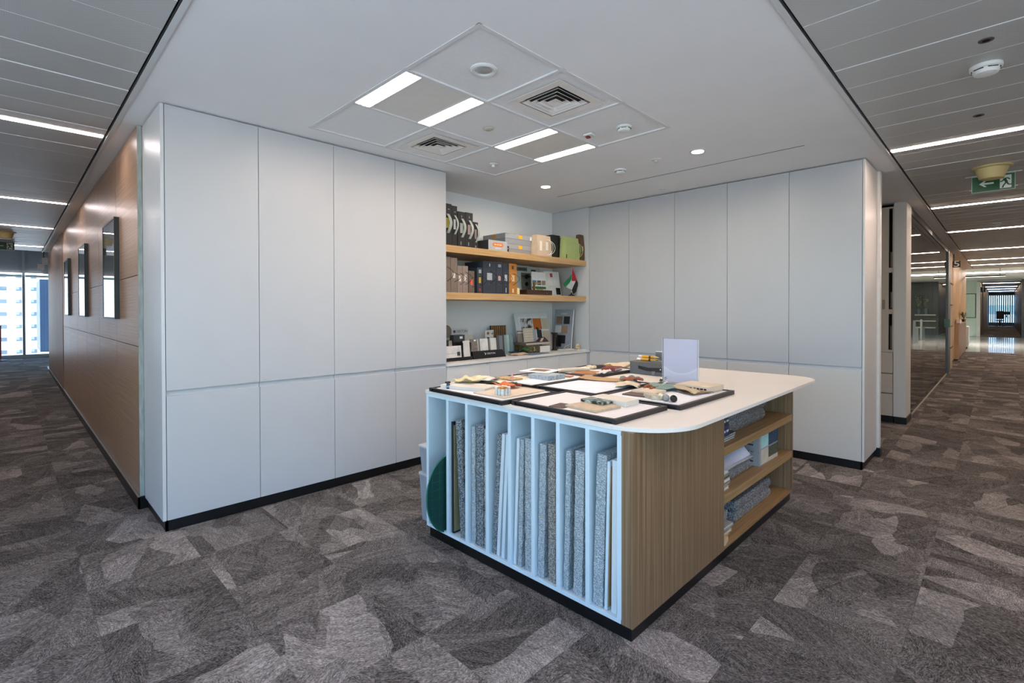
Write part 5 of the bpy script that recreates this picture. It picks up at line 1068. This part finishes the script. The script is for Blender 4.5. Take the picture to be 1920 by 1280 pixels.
# ================================================================== PICTURES ON THE TIMBER WALL
for k, (y0, y1, l) in enumerate(((5.24, 5.96, 'dark framed glazed picture on the timber wall, nearest the cabinets'), (7.55, 8.27, 'dark framed glazed picture in the middle of the timber wall'), (9.86, 10.58, 'dark framed glazed picture on the timber wall, farthest down the corridor'))):
    o = thing('framed_picture', l, 'picture', (.65, y0, 1.35), group='framed pictures on the timber wall'); w_ = y1 - y0; h = .85
    part('frame', B(-.035, 0, 0, .014, 0, h).box(-.035, 0, w_ - .014, w_, 0, h).box(-.035, 0, .014, w_ - .014, 0, .014).box(-.035, 0, .014, w_ - .014, h - .014, h), M('#15181b', .35), o)
    part('artwork', B(-.024, -.002, .014, w_ - .014, .014, h - .014), M('#5b5f62', .4, var=.3, scale=6), o)
    part('glazing', B(-.032, -.029, .014, w_ - .014, .014, h - .014), clear('picture_glass', (.9, .92, .92)) if k == 0 else bpy.data.materials['picture_glass'], o)
# ================================================================== LEFT CORRIDOR END
o = thing('ceiling_projector', 'pair of grey box speakers hanging before the far window', 'speaker', (.5, 15.2, 2.5)); part('hanger', MB().tube([(.05, 0, .1), (.05, 0, .8)], .01), DARKM, o); part('box', B(.02, .12, -.06, .06, -.04, .1), M('#9aa09d', .5), o, bevel=.005); part('second_box', B(-.05, .06, -.05, .05, -.16, -.045), M('#8f9693', .5), o, bevel=.005); o.name = 'hanging_speaker'
o = thing('rope_stand', 'red padded stand on a dark round foot by the far window', 'stand', (-.26, 20.3, 0)); part('foot', MB().lathe([(.22, 0), (.22, .02), (.05, .04)], 24), M('#23343b', .4), o, smooth=True); part('panel', B(-.1, .1, -.03, .03, .04, .95), M('#8f2f2a', .6), o, bevel=.02); part('top_rail', B(-.1, .1, -.035, .035, .95, 1.0), M('#3d1b1a', .5), o)
o = thing('office_block', 'sunlit white tower block with rows of dark windows outside the glazing', 'building', (0, 170, 0))
part('facade', B(-40, 5.0, 0, 12, -30, 40), M('#e9e4df', .8, var=.03, scale=.3), o)
part('return_wall', B(5.0, 14, 4, 12, -30, 40), M('#d9e2e2', .8), o)
for r_ in range(8):
    for c_, x in enumerate((-5.6, -2.3, 1.2, 3.8)):
        z = -12.0 + r_ * 3.05
        wv_ = part('window', B(x, x + 1.05 + (.9 if c_ < 2 else 0), -.05, .02, z, z + .95), M('#5f6d78', .3), o)
        part('blind', B(x, x + .55, -.08, -.05, z + .3, z + .95), M('#8d9aa5', .6), wv_)
o = thing('sky_dimming_block', 'pale blue building added to dim the sky beyond the striped far window', 'building', (110, 0, 0)); part('facade', B(0, 5, -40, 40, -30, 30), M('#e3f0f3', .6, var=.1, scale=.2), o)  # added building, cuts the bright sky behind the striped window
for k in range(7): part('window_band', B(-.05, 0, -40, 40, -9 + k * 3.2, -7.6 + k * 3.2), M('#8fb0bb', .2), o)
o = thing('glass_tower', 'deep blue glass building corner outside the far window', 'building', (0, 60, 0)); part('curtain_wall', B(1.92, 8, 0, 8, -2.2, 4.2), M('#04304d', .35, var=.1, scale=.5), o)
for k in range(4): part('mullion', B(1.9 + k * .35, 1.93 + k * .35, -.06, 0, -2.2, 4.2), M('#0a4468', .4), o)
# ================================================================== RIGHT CORRIDOR
o = thing('shelf_cupboard', 'tall beige cupboard with sliding door and dark shelf slit beside the pier', 'cupboard', (7.76, .964, 0)); BG = M('#c3b7a7', .5, var=.02)
part('frame', B(0, .03, 0, .012, .91, 2.70).box(0, .03, .012, .85, 2.68, 2.70).box(0, .03, 0, .85, .88, .91), BG, o); part('door', B(.005, .03, .05, .85, .912, 2.68), BG, o); hd = part('handle', B(-.003, .005, .085, .115, 1.42, 1.54), M('#a79b8b', .4), bpy.data.objects['door']) if False else part('finger_pull', B(.001, .005, .085, .115, 1.42, 1.54), M('#8f8475', .4), o)
part('back', B(.3, .32, 0, .85, .08, 2.70), M('#1d1a18', .7), o)
for zz in (1.36, 1.88): part('shelf', B(.02, .3, .012, .05, zz, zz + .06), BG, o)
for k, (a, b) in enumerate(((.082, .362), (.368, .612), (.618, .88))): part('drawer', B(0, .3, .004, .85, a, b - .004), BG, o)
part('plinth', B(.01, .3, 0, .85, 0, .08), BLACK, o)
for k, (zz, h, l) in enumerate(((.912, .3, 'grey folder in the lower slit of the beige cupboard'), (1.425, .22, 'dark book row in the middle slit of the beige cupboard'), (1.945, .2, 'pale books in the upper slit of the beige cupboard'))):
    o2 = thing('shelf_book', l, 'book', (7.84, .98, zz)); part('cover', B(0, .15, 0, .028, 0, h), M(('#6f675e', '#3b342e', '#8d8578')[k], .6), o2); part('pages', B(-.001, 0, .004, .024, .01, h - .01), M('#a59c8e', .8), o2)
o = thing('number_sign', 'black hanging sign with white number 5 at the end of the glazed partition', 'sign', (16.0, .83, 2.42)); part('plate', B(0, .02, -.12, .12, 0, .155), M('#0d0d0e', .4), o); text('5', .2, M('#f6f6f2', .5), o, (-.001, -.052, .078), FX, sx=1.3); part('hanger', MB().tube([(.01, 0, .155), (.01, 0, .326)], .008), DARKM, o)
o = thing('credenza', 'low beige credenza along the oak wall of the right corridor', 'credenza', (18.4, .84, 0)); part('body', B(.04, 3.8, .004, .08, .05, 1.0), M('#a0826a', .5), o); part('end_panel', B(0, .04, 0, .085, .03, 1.0), M('#c9ad8e', .5), o); part('top', B(-.02, 3.82, -.02, .085, 1.0, 1.03), M('#b59a80', .4), o); part('plinth', B(.05, 3.78, .02, .08, 0, .05), BLACK, o)
for k in range(4): part('door', B(.05 + k * .935, .97 + k * .935, 0, .004, .06, .99), M('#8d705b', .5, var=.08), o)
o = thing('paper_stack', 'stack of white papers on the near end of the credenza', 'papers', (18.7, .86, 1.03)); part('stack', B(-.2, .6, -.03, .04, 0, .09), PAPER, o); part('top_sheet', B(-.15, .5, -.025, .035, .09, .1), M('#e6dfda', .8), o)
def leafy(name, label, loc, pot, pots, leafc, n, h, spread, cat='plant'):
    o = thing(name, label, cat, loc); r = random.Random(label)
    if pot: part('vase', MB().lathe(pots, 18), pot, o, smooth=True)
    z0 = pots[-1][1] if pots else 0.
    sm = MB(); lm = MB()
    for k in range(n):
        a = r.uniform(0, 6.28); rr_ = spread * r.uniform(.3, 1); hh = h * r.uniform(.5, 1.)
        tip = Vector((rr_ * math.cos(a), rr_ * math.sin(a), z0 + hh)); sm.tube([(0, 0, z0 - .02), (tip.x * .4, tip.y * .4, z0 + hh * .55), tuple(tip)], .006, 5)
        for j in range(5):
            t = .3 + .7 * j / 4; p_ = Vector((tip.x * t, tip.y * t, z0 + hh * t)); b_ = r.uniform(0, 6.28)
            m_ = Matrix.Translation(p_) @ Matrix.Rotation(b_, 4, 'Z') @ Matrix.Rotation(r.uniform(.2, 1.1), 4, 'X'); L_ = spread * .55
            lm.add([(0, 0, 0), (L_ * .22, L_ * .4, L_ * .05), (0, L_, 0), (-L_ * .22, L_ * .4, L_ * .05)], [(0, 1, 2, 3)], m_)
    part('stems', sm, M('#5b6644', .7), o); part('leaves', lm, M(leafc, .6, var=.2), o)
    return o
leafy('green_plant', 'trailing dark green plant on top of the credenza', (20.6, .83, 1.03), M('#3a3f3a', .5), [(.04, 0), (.05, .08)], '#2f4a33', 14, .22, .085).scale = (5, 1, 1)
o = thing('white_cabinet', 'small pale cabinet standing on the lobby floor past the oak wall', 'cabinet', (24.4, .87, 0)); part('body', B(0, .8, 0, .5, .04, .78), M('#d6dad8', .4), o); part('door', B(.02, .78, -.012, 0, .06, .76), M('#b9bcb6', .4), o); part('plinth', B(.02, .78, .02, .48, 0, .04), BLACK, o)
o = thing('whiteboard', 'pale glass whiteboard with thin black frame on the lobby wall', 'whiteboard', (34.99, .98, .99)); part('board', B(-.02, 0, 0, 1.2, 0, 1.2), M('#bfd6c6', .2), o); part('frame', B(-.03, 0, -.03, 0, -.03, 1.23).box(-.03, 0, 1.2, 1.23, -.03, 1.23).box(-.03, 0, 0, 1.2, -.03, 0).box(-.03, 0, 0, 1.2, 1.2, 1.23), BLK, o)
for k, (zz, l) in enumerate(((1.08, 'top white ledge shelf on the dark lobby wall'), (.76, 'middle white ledge shelf on the dark lobby wall'), (.41, 'bottom white ledge shelf on the dark lobby wall'))):
    o = thing('ledge_shelf', l, 'shelf', (34.47, -1.62, zz), group='ledge shelves on the dark lobby wall'); part('board', B(-.35, 0, 0, .85, 0, .06), M('#d2cfba', .4), o); part('bracket', B(-.05, 0, .1, .14, -.1, 0).box(-.05, 0, .7, .74, -.1, 0), DARKM, o)
for k, (y, l) in enumerate(((-1.46, 'white flowering plant in a tall grey vase on the ledge, farther into the lobby corner'), (-1.18, 'white flowering plant in a tall grey vase on the ledge, nearer the corridor'))):
    leafy('vase_plant', l, (34.26, y, 1.142), M('#5d7079', .3), [(.06, 0), (.085, .3), (.07, .31)], '#eef0dc', 26, .72, .13)
for k, (x, y, l) in enumerate(((26.5, -.93, 'brushed steel gate post in the lobby, nearer one'), (29, -.93, 'brushed steel gate post in the lobby, farther one'))):
    o = thing('gate_post', l, 'turnstile', (x, y, 0), group='steel gate posts in the lobby'); part('post', B(0, .12, 0, .08, 0, .95), ALU, o, bevel=.01); part('cabinet', B(.12, 1.1, 0, .08, 0, .62), M('#8d9091', .3, .7), o, bevel=.01); part('reader', B(.02, .1, .01, .07, .95, .965), BLK, o)
o = thing('wall_sign', 'small black number sign on the taupe wall of the far corridor', 'sign', (35.6, .70, 2.3)); part('plate', B(0, .03, -.1, .1, 0, .25), BLK, o); part('numeral', B(-.003, 0, -.015, .015, .05, .2), M('#e9e9e6', .5), o)
o = thing('office_chair', 'dark office chair silhouetted before the far striped window', 'chair', (56.5, .1, 0)); part('seat', B(-.25, .25, -.25, .25, .44, .52), BLK, o, bevel=.03); part('backrest', B(.2, .27, -.24, .24, .6, 1.25), BLK, o, bevel=.03); part('column', MB().tube([(0, 0, .08), (0, 0, .44)], .03), DARKM, o)
for k in range(5): part('leg', MB().tube([(0, 0, .1), (.3 * math.cos(k * 1.257), .3 * math.sin(k * 1.257), .03)], .02, 6), DARKM, o)
o = thing('office_desk', 'white desk with dark monitor before the far striped window', 'desk', (57.2, -.35, 0)); part('top', B(-.3, .3, -.3, .45, .72, .75), M('#c9d6d6', .4), o); part('monitor', B(.0, .03, -.1, .25, .95, 1.2), BLK, o); part('stand', B(0, .03, .05, .1, .75, .92), BLK, o)
for a in (-.28, .26):
    for b in (-.28, .42): part('leg', B(a, a + .03, b, b + .03, 0, .72), M('#9fb0b4', .4), o)
